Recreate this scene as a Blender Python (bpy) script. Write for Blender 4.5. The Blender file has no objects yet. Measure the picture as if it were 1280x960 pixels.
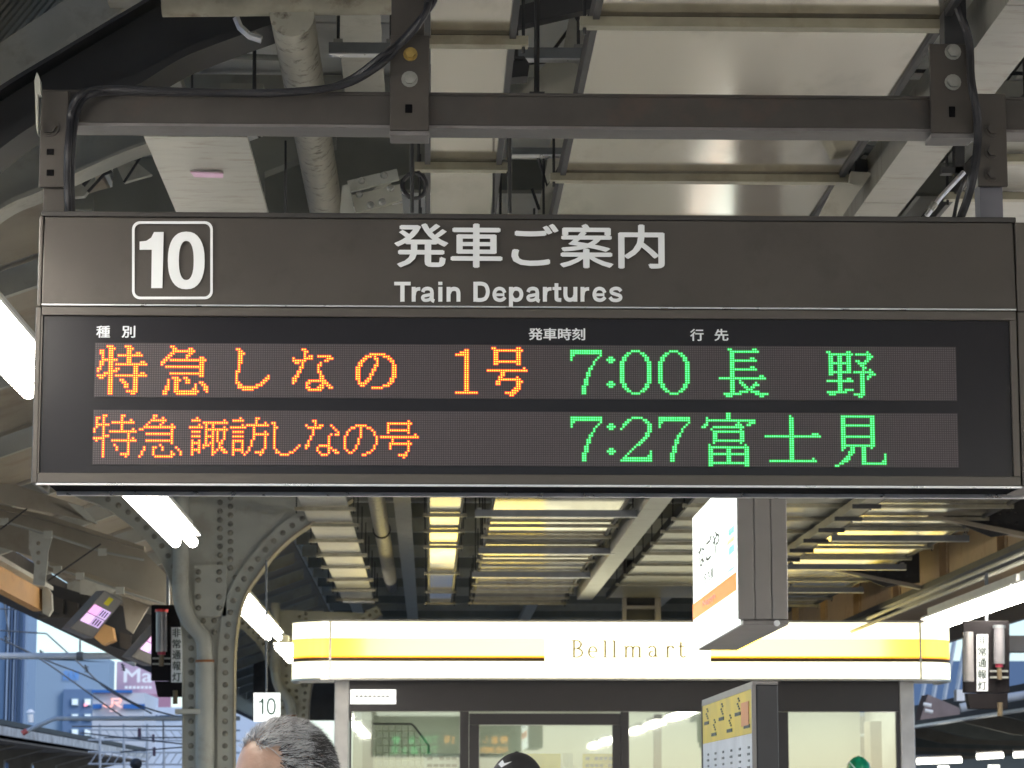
import bpy, bmesh, math, random
from mathutils import Vector, Matrix
random.seed(7)
S = bpy.context.scene
COL = S.collection
R = math.radians
# ------------------------------------------------------------------ camera
F, EYE = 3400.0, 1.6
PITCH = math.atan(525 / F); YAW = math.atan(103 * math.cos(PITCH) / F)
cam_d = bpy.data.cameras.new('camera'); cam = bpy.data.objects.new('camera', cam_d); COL.objects.link(cam)
cam.location = (0, 0, EYE); cam.rotation_euler = (math.pi / 2 + PITCH, 0, -YAW)
cam_d.sensor_width = 36; cam_d.lens = 36 * F / 1280; cam_d.clip_start = .1; cam_d.clip_end = 3000
cam_d.dof.use_dof = True; cam_d.dof.focus_distance = 6.7; cam_d.dof.aperture_fstop = 17
S.camera = cam
# ------------------------------------------------------------------ world, sun, exposure
W = bpy.data.worlds.new('World'); S.world = W; W.use_nodes = True
nt = W.node_tree; bg = nt.nodes['Background']; bg.inputs['Strength'].default_value = .15
sky = nt.nodes.new('ShaderNodeTexSky'); sky.sky_type = 'NISHITA'; sky.sun_disc = False
SUN_EL, SUN_ROT = 32.0, 140.0
sky.sun_elevation = R(SUN_EL); sky.sun_rotation = R(SUN_ROT); sky.ozone_density = 4.5; sky.air_density = 1.0; sky.dust_density = .8
nt.links.new(sky.outputs[0], bg.inputs[0])
sl = bpy.data.lights.new('sun', 'SUN'); sl.energy = .6; sl.angle = R(12); sl.color = (1, .93, .85)
so = bpy.data.objects.new('sun', sl); COL.objects.link(so)
a = R(SUN_ROT); e = R(SUN_EL)
so.rotation_euler = Vector((math.sin(a) * math.cos(e), math.cos(a) * math.cos(e), math.sin(e))).to_track_quat('Z', 'Y').to_euler()
S.view_settings.view_transform = 'Standard'; S.view_settings.look = 'None'
S.view_settings.exposure = 0.56; S.view_settings.gamma = 1
S.render.engine = 'CYCLES'
S.cycles.use_denoising = True; S.cycles.max_bounces = 7; S.cycles.diffuse_bounces = 4; S.cycles.glossy_bounces = 4
S.cycles.transparent_max_bounces = 8; S.cycles.sample_clamp_indirect = 6; S.cycles.caustics_reflective = True
TUBE_STRENGTH = 27.0
# ------------------------------------------------------------------ helpers
FW = Vector((math.sin(YAW) * math.cos(PITCH), math.cos(YAW) * math.cos(PITCH), math.sin(PITCH)))
RT = Vector((math.cos(YAW), -math.sin(YAW), 0)); UP = RT.cross(FW)
def ray(u, v): return RT * ((u - 640) / F) + UP * ((480 - v) / F) + FW
def P(u, v, D):
    d = ray(u, v); d = d * (D / d.y); return Vector((d.x, D, d.z + EYE))
def PX(u, v, D): return P(u, v if 0 < v < 1000 else 880, D).x
def PZ(u, v, D): return P(u, v, D).z
def DZ(v, h, u=537):            # distance at which a line of height h over the eye shows at row v
    d = ray(u, v); return h * d.y / d.z
def N(nodes, t, **kw):
    n = nodes.new(t)
    for k, x in kw.items(): setattr(n, k, x)
    return n
MATS = {}
def mat(name, col, rough=.6, metal=0., var=.12, scale=6., bump=.0, stain=None, stain_amt=.4, stain_scale=3., spec=.5, streak=None, coat=0, rv=1.):
    if name in MATS: return MATS[name]
    m = bpy.data.materials.new(name); m.use_nodes = True; t = m.node_tree; ns = t.nodes; b = ns['Principled BSDF']
    b.inputs['Roughness'].default_value = rough; b.inputs['Metallic'].default_value = metal
    b.inputs['Specular IOR Level'].default_value = spec; b.inputs['Coat Weight'].default_value = coat
    tc = N(ns, 'ShaderNodeTexCoord')
    src = tc.outputs['Object']
    if streak:
        mp = N(ns, 'ShaderNodeMapping'); mp.inputs['Scale'].default_value = streak; t.links.new(src, mp.inputs[0]); src = mp.outputs[0]
    nz = N(ns, 'ShaderNodeTexNoise'); nz.inputs['Scale'].default_value = scale; nz.inputs['Detail'].default_value = 6
    t.links.new(src, nz.inputs['Vector'])
    mr = N(ns, 'ShaderNodeMapRange'); mr.inputs[1].default_value = .3; mr.inputs[2].default_value = .7
    mr.inputs[3].default_value = 1 - var; mr.inputs[4].default_value = 1 + var
    t.links.new(nz.outputs[0], mr.inputs[0])
    mx = N(ns, 'ShaderNodeVectorMath', operation='SCALE'); mx.inputs[0].default_value = col[:3]
    t.links.new(mr.outputs[0], mx.inputs['Scale']); out = mx.outputs[0]
    if stain:
        n2 = N(ns, 'ShaderNodeTexNoise'); n2.inputs['Scale'].default_value = stain_scale; n2.inputs['Detail'].default_value = 8; n2.inputs['Roughness'].default_value = .65
        t.links.new(src, n2.inputs['Vector'])
        r2 = N(ns, 'ShaderNodeMapRange'); r2.inputs[1].default_value = .53; r2.inputs[2].default_value = .68; r2.inputs[4].default_value = stain_amt
        t.links.new(n2.outputs[0], r2.inputs[0])
        mm = N(ns, 'ShaderNodeMix', data_type='RGBA'); mm.inputs[7].default_value = (*stain, 1)
        t.links.new(r2.outputs[0], mm.inputs[0]); t.links.new(out, mm.inputs[6]); out = mm.outputs[2]
    t.links.new(out, b.inputs['Base Color'])
    rr = N(ns, 'ShaderNodeMapRange'); rr.inputs[3].default_value = max(.02, rough - .07 * rv); rr.inputs[4].default_value = min(1, rough + .1 * rv)
    t.links.new(nz.outputs[0], rr.inputs[0]); t.links.new(rr.outputs[0], b.inputs['Roughness'])
    if bump:
        bp = N(ns, 'ShaderNodeBump'); bp.inputs['Strength'].default_value = bump; bp.inputs['Distance'].default_value = .01
        t.links.new(nz.outputs[0], bp.inputs['Height']); t.links.new(bp.outputs[0], b.inputs['Normal'])
    MATS[name] = m; return m
def emat(name, col, s, base=(.8, .8, .8)):
    if name in MATS: return MATS[name]
    m = bpy.data.materials.new(name); m.use_nodes = True; b = m.node_tree.nodes['Principled BSDF']
    b.inputs['Base Color'].default_value = (*base, 1); b.inputs['Emission Color'].default_value = (*col, 1)
    b.inputs['Emission Strength'].default_value = s; b.inputs['Roughness'].default_value = .4
    MATS[name] = m; return m

class MB:
    def __init__(s): s.v = []; s.f = []
    def add(s, vs, fs):
        n = len(s.v); s.v += [tuple(x) for x in vs]; s.f += [tuple(i + n for i in f) for f in fs]; return s
    def box(s, x0, x1, y0, y1, z0, z1, M=None):
        vs = [Vector((x, y, z)) for x in (x0, x1) for y in (y0, y1) for z in (z0, z1)]
        if M: vs = [M @ q for q in vs]
        return s.add(vs, [(0, 1, 3, 2), (4, 6, 7, 5), (0, 4, 5, 1), (2, 3, 7, 6), (0, 2, 6, 4), (1, 5, 7, 3)])
    def prism(s, pts, d):         # pts: list of Vector (planar loop), d: extrusion vector
        n = len(pts); vs = [Vector(p) for p in pts] + [Vector(p) + Vector(d) for p in pts]
        fs = [tuple(range(n)), tuple(range(2 * n - 1, n - 1, -1))] + [(i, i + n, (i + 1) % n + n, (i + 1) % n) for i in range(n)]
        return s.add(vs, fs)
    def pix(s, px, D, t=.05):     # polygon given at distance D, thickness t behind it
        return s.prism([P(u, v, D) for u, v in px], (0, t, 0))
    def tube(s, path, r, n=8, caps=True, rs=None):
        path = [Vector(p) for p in path]; m = len(path); rings = []
        up = Vector((0, 0, 1)); prev = None
        for i, p in enumerate(path):
            tdir = (path[min(i + 1, m - 1)] - path[max(i - 1, 0)]).normalized()
            if prev is None:
                a_ = tdir.cross(up)
                if a_.length < .05: a_ = tdir.cross(Vector((1, 0, 0)))
            else: a_ = prev - tdir * prev.dot(tdir)
            a_.normalize(); prev = a_; b_ = tdir.cross(a_); q = rs[i] if rs else r
            rings.append([p + (a_ * math.cos(k * 2 * math.pi / n) + b_ * math.sin(k * 2 * math.pi / n)) * q for k in range(n)])
        vs = [x for g in rings for x in g]; fs = []
        for i in range(m - 1):
            for k in range(n):
                k2 = (k + 1) % n; fs.append((i * n + k, i * n + k2, (i + 1) * n + k2, (i + 1) * n + k))
        if caps: fs += [tuple(range(n - 1, -1, -1)), tuple((m - 1) * n + k for k in range(n))]
        return s.add(vs, fs)
    def dome(s, c, r, nrm=(0, -1, 0), n=8, k=.6):   # rivet or bolt head
        c = Vector(c); z = Vector(nrm).normalized(); x = z.orthogonal().normalized(); y = z.cross(x)
        vs = [c + (x * math.cos(i * 2 * math.pi / n) + y * math.sin(i * 2 * math.pi / n)) * r for i in range(n)]
        vs += [c + z * r * k * .7 + (x * math.cos(i * 2 * math.pi / n) + y * math.sin(i * 2 * math.pi / n)) * r * .7 for i in range(n)] + [c + z * r * k]
        fs = [(i, (i + 1) % n, (i + 1) % n + n, i + n) for i in range(n)] + [(i + n, (i + 1) % n + n, 2 * n) for i in range(n)]
        return s.add(vs, fs)
    def build(s, name, m, parent=None, smooth=False, bevel=0, kind=None, label=None):
        me = bpy.data.meshes.new(name); me.from_pydata(s.v, [], s.f); me.update()
        bm = bmesh.new(); bm.from_mesh(me); bmesh.ops.recalc_face_normals(bm, faces=bm.faces); bm.to_mesh(me); bm.free()
        return link(name, me, m, parent, smooth, bevel, kind, label)
def link(name, me, m, parent=None, smooth=False, bevel=0, kind=None, label=None):
    if m is not None: me.materials.clear(); me.materials.append(m)
    if smooth:
        me.shade_smooth()
        try: me.set_sharp_from_angle(angle=R(40))
        except Exception: pass
    o = bpy.data.objects.new(name, me); COL.objects.link(o)
    if parent is not None: o.parent = parent; o.matrix_parent_inverse = Matrix.Translation(-world_loc(parent))
    if bevel:
        bv = o.modifiers.new('bevel', 'BEVEL'); bv.width = bevel; bv.segments = 2; bv.limit_method = 'ANGLE'
    if kind: o['kind'] = kind
    if label: o['label'] = label
    return o
def world_loc(o):
    return Vector(o.location) if o.parent is None else Vector((0, 0, 0)) + (world_loc(o.parent) if o.type == 'EMPTY' else world_loc(o.parent))
# meshes are built in world coordinates; things are Empties at their base without rotation
def thing(name, label, cat, loc=(0, 0, 0), group=None):
    o = bpy.data.objects.new(name, None); COL.objects.link(o); o.location = loc; o.empty_display_size = .1
    o['label'] = label; o['category'] = cat
    if group: o['group'] = group
    return o
def tag(o, label, cat, group=None):
    o['label'] = label; o['category'] = cat
    if group: o['group'] = group
    return o
def sub(name, mb, m, parent, **k):   # sub-part: parent is a part built in world coordinates
    o = mb.build(name, m, None, **k); o.parent = parent
    return o
_old_link = link
def link(name, me, m, parent=None, smooth=False, bevel=0, kind=None, label=None):
    o = _old_link(name, me, m, None, smooth, bevel, kind, label)
    if parent is not None:
        o.parent = parent
        if parent.type == 'EMPTY': o.matrix_parent_inverse = Matrix.Translation(-Vector(parent.location))
    return o
def struct(o): o['kind'] = 'structure'; return o
def copy_tree(o, delta, label=None, parent=None):
    c = o.copy(); COL.objects.link(c)
    if parent is None: c.location = Vector(o.location) + Vector(delta)
    else: c.parent = parent
    if label: c['label'] = label
    for ch in list(o.children): copy_tree(ch, delta, None, c)
    return c
_tc = {}
def text_mesh(body, bold, depth):
    k = (body, bold, depth)
    if k in _tc: return _tc[k]
    c = bpy.data.curves.new('lettering', 'FONT'); c.body = body; c.extrude = depth; c.offset = min(bold, 0); c.resolution_u = 3
    o = bpy.data.objects.new('lettering', c); COL.objects.link(o); dg = bpy.context.evaluated_depsgraph_get(); dg.update()
    me = bpy.data.meshes.new_from_object(o.evaluated_get(dg)); COL.objects.unlink(o); bpy.data.objects.remove(o)
    _tc[k] = ([v.co.copy() for v in me.vertices], [tuple(p.vertices) for p in me.polygons]); return _tc[k]
def text(body, corner, ex, ez, w, h, m, parent, bold=.01, depth=.0, name='lettering', mb=None):
    """text filling a box: corner = lower left, ex/ez unit vectors along and up, printed 1 mm proud"""
    vs, fs = text_mesh(body, bold, .004)
    x0 = min(v.x for v in vs); x1 = max(v.x for v in vs); y0 = min(v.y for v in vs); y1 = max(v.y for v in vs)
    ex = Vector(ex); ez = Vector(ez); nr = ez.cross(ex) * -1
    nr = ex.cross(ez)
    out = []
    for v in vs:
        out.append(Vector(corner) + ex * ((v.x - x0) / (x1 - x0) * w) + ez * ((v.y - y0) / (y1 - y0) * h) + nr * (.0015 if v.z > 0 else 0.0005))
    b = mb or MB()
    if bold <= .008: b.add(out, fs)
    else:          # bolder weight: the same print laid four times with a slight shift, each a hair prouder
        k_ = bold * .35 * h
        for i_, (sx_, sz_) in enumerate(((-1, 0), (1, 0), (0, 1), (0, -1), (0, 0))):
            b.add([q_ + ex * sx_ * k_ * 2.2 + ez * sz_ * k_ * 1.3 + nr * .00012 * i_ for q_ in out], fs)
    return b if mb else b.build(name, m, parent)
def text_px(body, u0, v0, u1, v1, D, m, parent, bold=.01, name='lettering'):
    A = P(u0, v1, D); B = P(u1, v0, D)
    return text(body, A, (1, 0, 0), (0, 0, 1), B.x - A.x, B.z - A.z, m, parent, bold, name=name)
# ------------------------------------------------------------------ materials
M_taupe = mat('taupe_paint', (.082, .073, .066), .40, .5, .09, 4, 0, (.05, .045, .04), .35, 7, spec=.5, rv=.3)
M_frame = mat('frame_paint', (.085, .074, .065), .38, .2, .06, 5)
M_alu = mat('aluminium_trim', (.62, .62, .64), .28, .9, .05, 20)
M_black = mat('black_display', (.010, .009, .013), .25, 0, .02, 5, spec=.3, rv=.05)
M_white = mat('white_print', (.86, .88, .90), .5, 0, .03, 20)
M_darkgap = mat('dark_recess', (.006, .006, .007), .9, spec=.05)
M_beam = mat('brown_steel', (.045, .040, .036), .5, .1, .2, 9, .1, (.085, .05, .038), .5, 5)
M_plate = mat('hanger_steel', (.05, .043, .037), .5, .1, .15, 12, .1, (.04, .03, .025), .4, 6)
M_lip = mat('floor_lit_flange', (.15, .14, .14), .5, .1, .12, 12, .05, (.08, .06, .05), .4, 8)  # lighter tone puts floor light on the undersides into the colour
M_cable = mat('cable_rubber', (.014, .014, .018), .5, 0, .1, 30)
M_brass = mat('brass_bolt', (.33, .23, .07), .45, .7, .2, 40)
M_zinc = mat('zinc_bolt', (.27, .27, .25), .5, .6, .15, 40)
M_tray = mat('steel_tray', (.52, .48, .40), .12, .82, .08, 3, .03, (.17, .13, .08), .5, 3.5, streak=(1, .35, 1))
M_tray_w = mat('worn_dull_tray', (.30, .295, .26), .33, .3, .12, 4, .05, (.16, .12, .08), .7, 6, streak=(1, 3, 1))
M_galv = mat('galvanised_batten', (.30, .28, .21), .42, .6, .15, 15, .1, (.18, .14, .09), .5, 9)
M_strut = mat('grey_strut', (.17, .18, .19), .45, .4, .12, 15)
M_dark = mat('dark_steel', (.03, .03, .032), .55, .1, .2, 8, .1)
M_pillar = mat('green_grey_paint', (.37, .375, .33), .45, 0, .10, 5, .08, (.22, .20, .15), .5, 4)
M_pipe = mat('cream_pipe', (.40, .38, .31), .5, 0, .1, 10, .1, (.07, .05, .035), .9, 22)
M_rustpipe = mat('mottled_pipe', (.30, .28, .22), .7, 0, .3, 9, .3, (.10, .055, .035), .85, 8)
M_girder = mat('beige_girder', (.27, .235, .18), .55, 0, .14, 3, .08, (.17, .12, .08), .55, 2.5)
M_girder2 = mat('ochre_girder', (.42, .29, .16), .55, 0, .14, 3, .08, (.2, .11, .05), .5, 3)
M_orange = mat('orange_light_tint', (.52, .29, .11), .55, 0, .15, 5, .05, (.25, .12, .05), .5, 5)  # orange light on the eave steel put into its base colour
M_roof = mat('roof_sheet', (.74, .75, .73), .6, 0, .1, 1.5, .05, (.25, .24, .21), .4, 1.2)
M_cream = mat('cream_steel', (.42, .41, .35), .55, 0, .12, 6, .1, (.2, .16, .12), .5, 6)
M_lgrey = mat('light_grey_steel', (.34, .34, .30), .5, 0, .12, 4, .1, (.2, .19, .15), .5, 5)
M_dgreen = mat('dark_green_steel', (.17, .175, .155), .55, 0, .15, 4, .1)
M_conc = mat('platform_concrete', (.50, .48, .45), .8, 0, .12, .8, .1, (.3, .29, .27), .5, .5)
M_ballast = mat('ballast', (.16, .15, .14), .95, 0, .35, 6, .4)
M_tube = emat('lit_tube', (1, .94, .84), TUBE_STRENGTH)
M_refl = mat('white_reflector', (.85, .85, .83), .4, 0, .02, 8)
M_fix = mat('lamp_housing', (.5, .5, .48), .5, 0, .08, 8)
M_lid = mat('sign_side_paint', (.24, .225, .22), .4, .3, .05, 5)

def rivets(mb, pts, r=.016, nrm=(0, -1, 0)):
    for p in pts: mb.dome(p, r, nrm, 7)
def lerp(a, b, t): return a + (b - a) * t
# ================================================================== GROUND
g = MB().box(-1500, 1500, -1500, 1500, -1.9, -1.5); struct(g.build('ground', M_ballast))
p = MB().box(-3.8, 6.2, -14, 75, -1.49, 0); struct(p.build('platform', M_conc))
p = MB().box(-14, -8.0, -10, 110, -1.49, 0); struct(p.build('far_platform', M_conc))
p = MB().box(9.2, 15, -10, 110, -1.49, 0); struct(p.build('opposite_platform', M_conc))
ln = MB().box(-2.7, -2.4, -14, 75, 0, .006).box(5.2, 5.5, -14, 75, 0, .006)
o = struct(ln.build('tactile_paving', mat('tactile_yellow', (.75, .5, .05), .7)))
# ================================================================== ROOF
HR = 3.15
seams = [-3.4, -2.2, -1.35, -.55, .25, .98, 1.75, 2.55, 3.4, 4.4, 5.6]
seams[0] = -1.58; seams = [-1.58] + [q for q in seams if q > -1.5]
roof = thing('platform_roof', 'pale grey sheet roof high above the platform on rafters', 'roof', (1, 8, EYE + HR))
for i in range(len(seams) - 1):
    y = 6.0
    while y < 60:
        L = 2.4
        zz = EYE + HR + (0.02 if i % 2 else 0) + random.uniform(0, .012)
        MB().box(seams[i] + .012, seams[i + 1] - .012, y, y + L - .02, zz, zz + .03).build('panel', M_roof, roof)
        y += L
MB().box(-1.58, 5.6, -14, 5.98, EYE + HR, EYE + HR + .03).build('near_sheet', M_roof, roof)
y = 6.9; k = 0
while y < 60:      # rafters across
    MB().box(-1.57, 5.6, y, y + .07, EYE + HR - .16, EYE + HR - .005).build('rafter', M_lgrey if k % 2 else M_dgreen, roof); y += 1.55; k += 1
for x in (-1.1, -.3, 1.42, 3.2, 4.7):
    MB().box(x, x + .06, 6, 60, EYE + HR - .34, EYE + HR - .165).box(x - .05, x + .11, 6, 60, EYE + HR - .35, EYE + HR - .341).build('purlin', M_cream, roof)
MB().box(-1.6, 6.42, -14.1, 60.1, EYE + HR + .075, EYE + HR + .1).build('weather_sheet', M_dgreen, roof)
MB().box(5.61, 6.4, -14, 60, EYE + HR, EYE + HR + .03).build('side_sheet', M_roof, roof)
MB().box(6.30, 6.34, -14, 60, EYE + 2.31, EYE + HR - .005).build('side_closure', M_dgreen, roof)
# conduits and small pipes under the sheets
rc = random.Random(11)
for k in range(16):
    x0_ = rc.uniform(-1.4, 1.2); y0_ = rc.uniform(9.2, 14.5); h_ = HR - rc.uniform(.2, .55)
    if k % 2: pts_ = [Vector((x0_, y0_, EYE + h_)), Vector((x0_ + rc.uniform(.7, 1.8), y0_ + rc.uniform(-.1, .4), EYE + h_ + rc.uniform(-.05, .1)))]
    else: pts_ = [Vector((x0_, y0_, EYE + h_)), Vector((x0_ + rc.uniform(-.1, .1), y0_ + 2.5, EYE + h_))]
    MB().tube(pts_, rc.choice([.008, .012, .02, .03]), 8).build('conduit', rc.choice([M_dark, M_lgrey, M_cream, M_strut]), roof, smooth=True)
for k in range(7):
    x0_ = -1.3 + k * .42; y0_ = 9.6 + (k * 1.37) % 4
    MB().box(x0_, x0_ + .18, y0_, y0_ + .12, EYE + HR - .32, EYE + HR - .2).build('junction_box', rc.choice([M_cream, M_strut]), roof)
    MB().tube([Vector((x0_ + .09, y0_, EYE + HR - .3)), Vector((x0_ + .2, y0_ - .1, EYE + HR - .5)), Vector((x0_ + .45, y0_, EYE + HR - .45)), Vector((x0_ + .6, y0_ + .2, EYE + HR - .2))], .007, 6).build('loose_cable', M_cable, roof, smooth=True)
# sloping eaves on both sides
ev = thing('roof_eave', 'beige sloping eave of the platform roof beside the tracks on the left', 'roof', (-3.0, 14, 3.6))
MB().prism([Vector((-3.72, -14, EYE + 2.24)), Vector((-1.6, -14, EYE + 3.0)), Vector((-1.6, -14, EYE + 3.03)), Vector((-3.72, -14, EYE + 2.27))], (0, 18.78, 0)).build('near_sheet', M_girder, ev)
for k in range(24):
    y0 = 4.8 + k * 2.3
    MB().prism([Vector((-3.72, y0, EYE + 2.24)), Vector((-1.6, y0, EYE + 3.0)), Vector((-1.6, y0, EYE + 3.03)), Vector((-3.72, y0, EYE + 2.27))], (0, 2.27, 0)).build('panel', M_girder, ev)
    MB().prism([Vector((-3.7, y0, EYE + 2.08)), Vector((-1.62, y0, EYE + 2.83)), Vector((-1.62, y0, EYE + 2.97)), Vector((-3.7, y0, EYE + 2.22))], (0, .06, 0)).build('rafter', M_lgrey, ev)
MB().box(-1.62, -1.58, 9.5, 60, EYE + 3.035, EYE + HR - .01).build('closing_strip', M_roof, ev)
MB().box(-3.80, -3.73, 19, 60, EYE + 1.83, EYE + 2.24).build('edge_beam', M_plate, ev)
MB().box(-3.86, -3.70, 19, 60, EYE + 1.79, EYE + 1.828).build('edge_flange', M_dark, ev)
ev2 = thing('roof_eave', 'brown riveted eave girder of the platform roof along its right side', 'roof', (4.5, 4, 3))
XG = 4.35
MB().box(XG, XG + .04, 4, 60, EYE + 1.88, EYE + 2.3).build('girder_web', M_girder2, ev2)
MB().box(XG - .09, XG + .13, 10, 60, EYE + 1.83, EYE + 1.878).build('bottom_flange', M_dark, ev2)
MB().box(XG - .09, XG + .13, 10, 60, EYE + 2.302, EYE + 2.34).build('top_flange', M_dark, ev2)
rv = MB()
y = 11.0
while y < 50:
    MB().box(XG - .07, XG - .001, y, y + .02, EYE + 1.88, EYE + 2.3).box(XG - .012, XG - .001, y - .07, y - .001, EYE + 1.88, EYE + 2.3).build('stiffener', M_girder2, ev2)
    rivets(rv, [(XG - .012, y - .035, EYE + 1.92 + .055 * i) for i in range(7)], .014, (-1, 0, 0))
    y += 2.35
rivets(rv, [(XG - .002, 10 + .13 * i, EYE + 2.26) for i in range(300)], .012, (-1, 0, 0))
rv.build('rivets', M_girder2, ev2, smooth=True, kind='stuff')
MB().box(4.45, 6.3, -14, 60, EYE + 2.25, EYE + 2.3).build('outer_sheet', M_girder2, ev2)
MB().box(6.3, 6.36, -14, 60, EYE + 1.95, EYE + 2.3).build('edge_beam', M_lid, ev2)
for i, (xx, hh) in enumerate(((4.15, 1.74), (4.0, 1.62))):
    tag(MB().tube([(xx, 10, EYE + hh), (xx, 50, EYE + hh)], .017, 8).build('conduit', M_cream, smooth=True), ['cream conduit running just under the brown girder', 'cream conduit running lower, above the right lamp row'][i], 'conduit')
# transverse sloping plates behind right tray
for i, D in enumerate((19.0, 23.5)):
    t = thing('cross_bracket', ['dark riveted cross bracket at the top right beyond the sign', 'smaller dark riveted cross bracket further along the brown girder'][i], 'bracket', (4, D, 3.8))
    MB().prism([Vector((3.55, D, EYE + 2.02)), Vector((4.25, D, EYE + 2.3)), Vector((4.25, D, EYE + 1.9)), Vector((3.95, D, EYE + 1.86))], (0, .02, 0)).build('plate', M_dark, t)
    MB().prism([Vector((3.45, D - .05, EYE + 2.03)), Vector((3.5, D - .05, EYE + 2.0)), Vector((4.25, D - .05, EYE + 1.84)), Vector((4.25, D - .05, EYE + 1.875))], (0, .12, 0)).build('flange', M_girder, t)
    r_ = MB(); rivets(r_, [(3.95 + .06 * a_, D, EYE + 1.96 + .07 * b_) for a_ in range(4) for b_ in range(4)], .013); r_.build('rivets', M_dark, t, kind='stuff')
# ================================================================== CEILING TRAYS
def tray(name, label, r0, r1, h, vs, m, dmin, dmax=27.5, bm=M_galv, over=.05, bat=None, thick=.02, cat='ceiling tray', rail=True, group='long trays hung under the roof'):
    x0, x1 = r0 * h, r1 * h
    t = thing(name, label, cat, ((x0 + x1) / 2, dmin, EYE + h), group)
    ds = sorted([DZ(v, h) for v in vs]); ds = [d for d in ds if dmin < d < dmax]
    edges = [dmin] + ds + [dmax]
    for a_, b_ in zip(edges[:-1], edges[1:]):
        if b_ - a_ < .05: continue
        MB().box(x0, x1, a_ + .006, b_ - .006, EYE + h + random.uniform(0, .004), EYE + h + thick).build('tray_panel', m, t)
    for d in ds:
        MB().box(x0 - over, x1 + over, d - .022, d + .022, EYE + h - .028, EYE + h - .003).build('batten', bm, t)
        for x in (x0 - over + .012, x1 + over - .012):
            MB().tube([(x, d, EYE + h - .045), (x, d, EYE + h + .25)], .005, 6).build('hanger_rod', M_dark, t)
    if rail:
        MB().box(x0 - .018, x0 - .001, dmin, dmax, EYE + h - .012, EYE + h + .05).build('side_rail', M_dark, t)
        MB().box(x1 + .001, x1 + .018, dmin, dmax, EYE + h - .012, EYE + h + .05).build('side_rail', M_dark, t)
    return t
H = 2.0
K = F / F
def rr(u, v): return (u - 537) / (1005 - v)
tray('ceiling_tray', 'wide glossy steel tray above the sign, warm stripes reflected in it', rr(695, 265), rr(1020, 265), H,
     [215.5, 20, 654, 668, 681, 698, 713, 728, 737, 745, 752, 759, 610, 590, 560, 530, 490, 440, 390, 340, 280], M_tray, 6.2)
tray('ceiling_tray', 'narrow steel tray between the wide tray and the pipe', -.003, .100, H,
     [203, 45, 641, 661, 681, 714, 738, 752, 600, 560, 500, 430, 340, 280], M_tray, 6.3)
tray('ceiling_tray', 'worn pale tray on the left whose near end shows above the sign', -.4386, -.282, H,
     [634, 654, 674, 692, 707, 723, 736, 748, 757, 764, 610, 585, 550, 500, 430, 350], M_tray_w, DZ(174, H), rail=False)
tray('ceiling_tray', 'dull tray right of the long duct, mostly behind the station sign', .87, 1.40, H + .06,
     [628, 645, 661, 676, 689, 703, 716, 728, 600, 560, 500, 430, 340, 236, 188, 120], M_tray_w, 6.4)  # darker tray tone stands in for the lights it does not reflect
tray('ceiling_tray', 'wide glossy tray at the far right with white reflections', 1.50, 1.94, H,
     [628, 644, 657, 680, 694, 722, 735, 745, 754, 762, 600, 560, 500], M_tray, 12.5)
tag(MB().prism([P(238, 214, DZ(214, H)), P(279, 216, DZ(216, H)), P(279, 221, DZ(221, H)), P(243, 220, DZ(220, H))], (0, 0, -.004)).build('tape_strip', mat('pink_tape', (.55, .36, .5), .6)), 'faded pink tape strip stuck under the worn tray above the number 10', 'tape')
# grey strut channels carrying the trays
def strut(u0, u1, v, D, hgt, label, dep=.05, m=M_strut, rods=True, group='grey strut channels under the trays'):
    A = P(u0, v, D); B = P(u1, v, D); z = A.z
    t = thing('strut_channel', label, 'strut', A, group)
    MB().box(A.x, B.x, D, D + dep, z - hgt / 2, z + hgt / 2).build('channel', m, t)
    MB().box(A.x, B.x, D + .004, D + dep - .004, z - hgt / 2 - .004, z - hgt / 2 - .0005).build('slot', M_alu, t)
    if rods:
        for x in (A.x + .03, B.x - .03):
            MB().tube([(x, D + dep / 2, z + hgt / 2), (x, D + dep / 2, z + .9)], .006, 6).build('rod', M_dark, t)
            MB().box(x - .015, x + .015, D + .01, D + dep - .01, z + hgt / 2, z + hgt / 2 + .015).build('nut', M_zinc, t)
for (u0, u1, v, lb) in ((594, 797, 641, 'grey strut under the wide tray, nearest below the sign'), (598, 768, 688, 'grey strut under the wide tray, second below the sign'),
                        (590, 738, 718, 'grey strut under the wide tray, third below the sign'), (1040, 1212, 672, 'grey strut under the far right tray, longest one'),
                        (985, 1133, 708, 'grey strut under the far right tray, middle one'), (985, 1080, 737, 'grey strut under the far right tray, lower one')):
    strut(u0, u1, v, DZ(v, H - .05), .045, lb)
strut(411, 500, 59, 8.7, .035, 'short grey strut above the sign left of the middle hanger plate')
strut(600, 735, 65, 8.6, .035, 'grey strut above the sign beside the wide tray')
strut(640, 716, 188, 8.9, .022, 'thin grey strut under the beam beside the wide tray', rods=False)
t = tag(MB().prism([P(538, 80, 7.85), P(655, 70, 7.85), P(662, 80, 7.85), P(660, 95, 7.85), P(538, 106, 7.85)], (0, .08, 0)).build('cross_bar', M_dark), 'thick dark bar with cut end beside the middle hanger plate', 'bar')
t = tag(MB().prism([P(560, 30, 8.4), P(760, -22, 8.4), P(760, 6, 8.4), P(630, 36, 8.4), P(560, 55, 8.4)], (0, .06, 0)).build('cross_bar', M_dark), 'dark bar rising to the right behind the black rods', 'bar')
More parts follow.
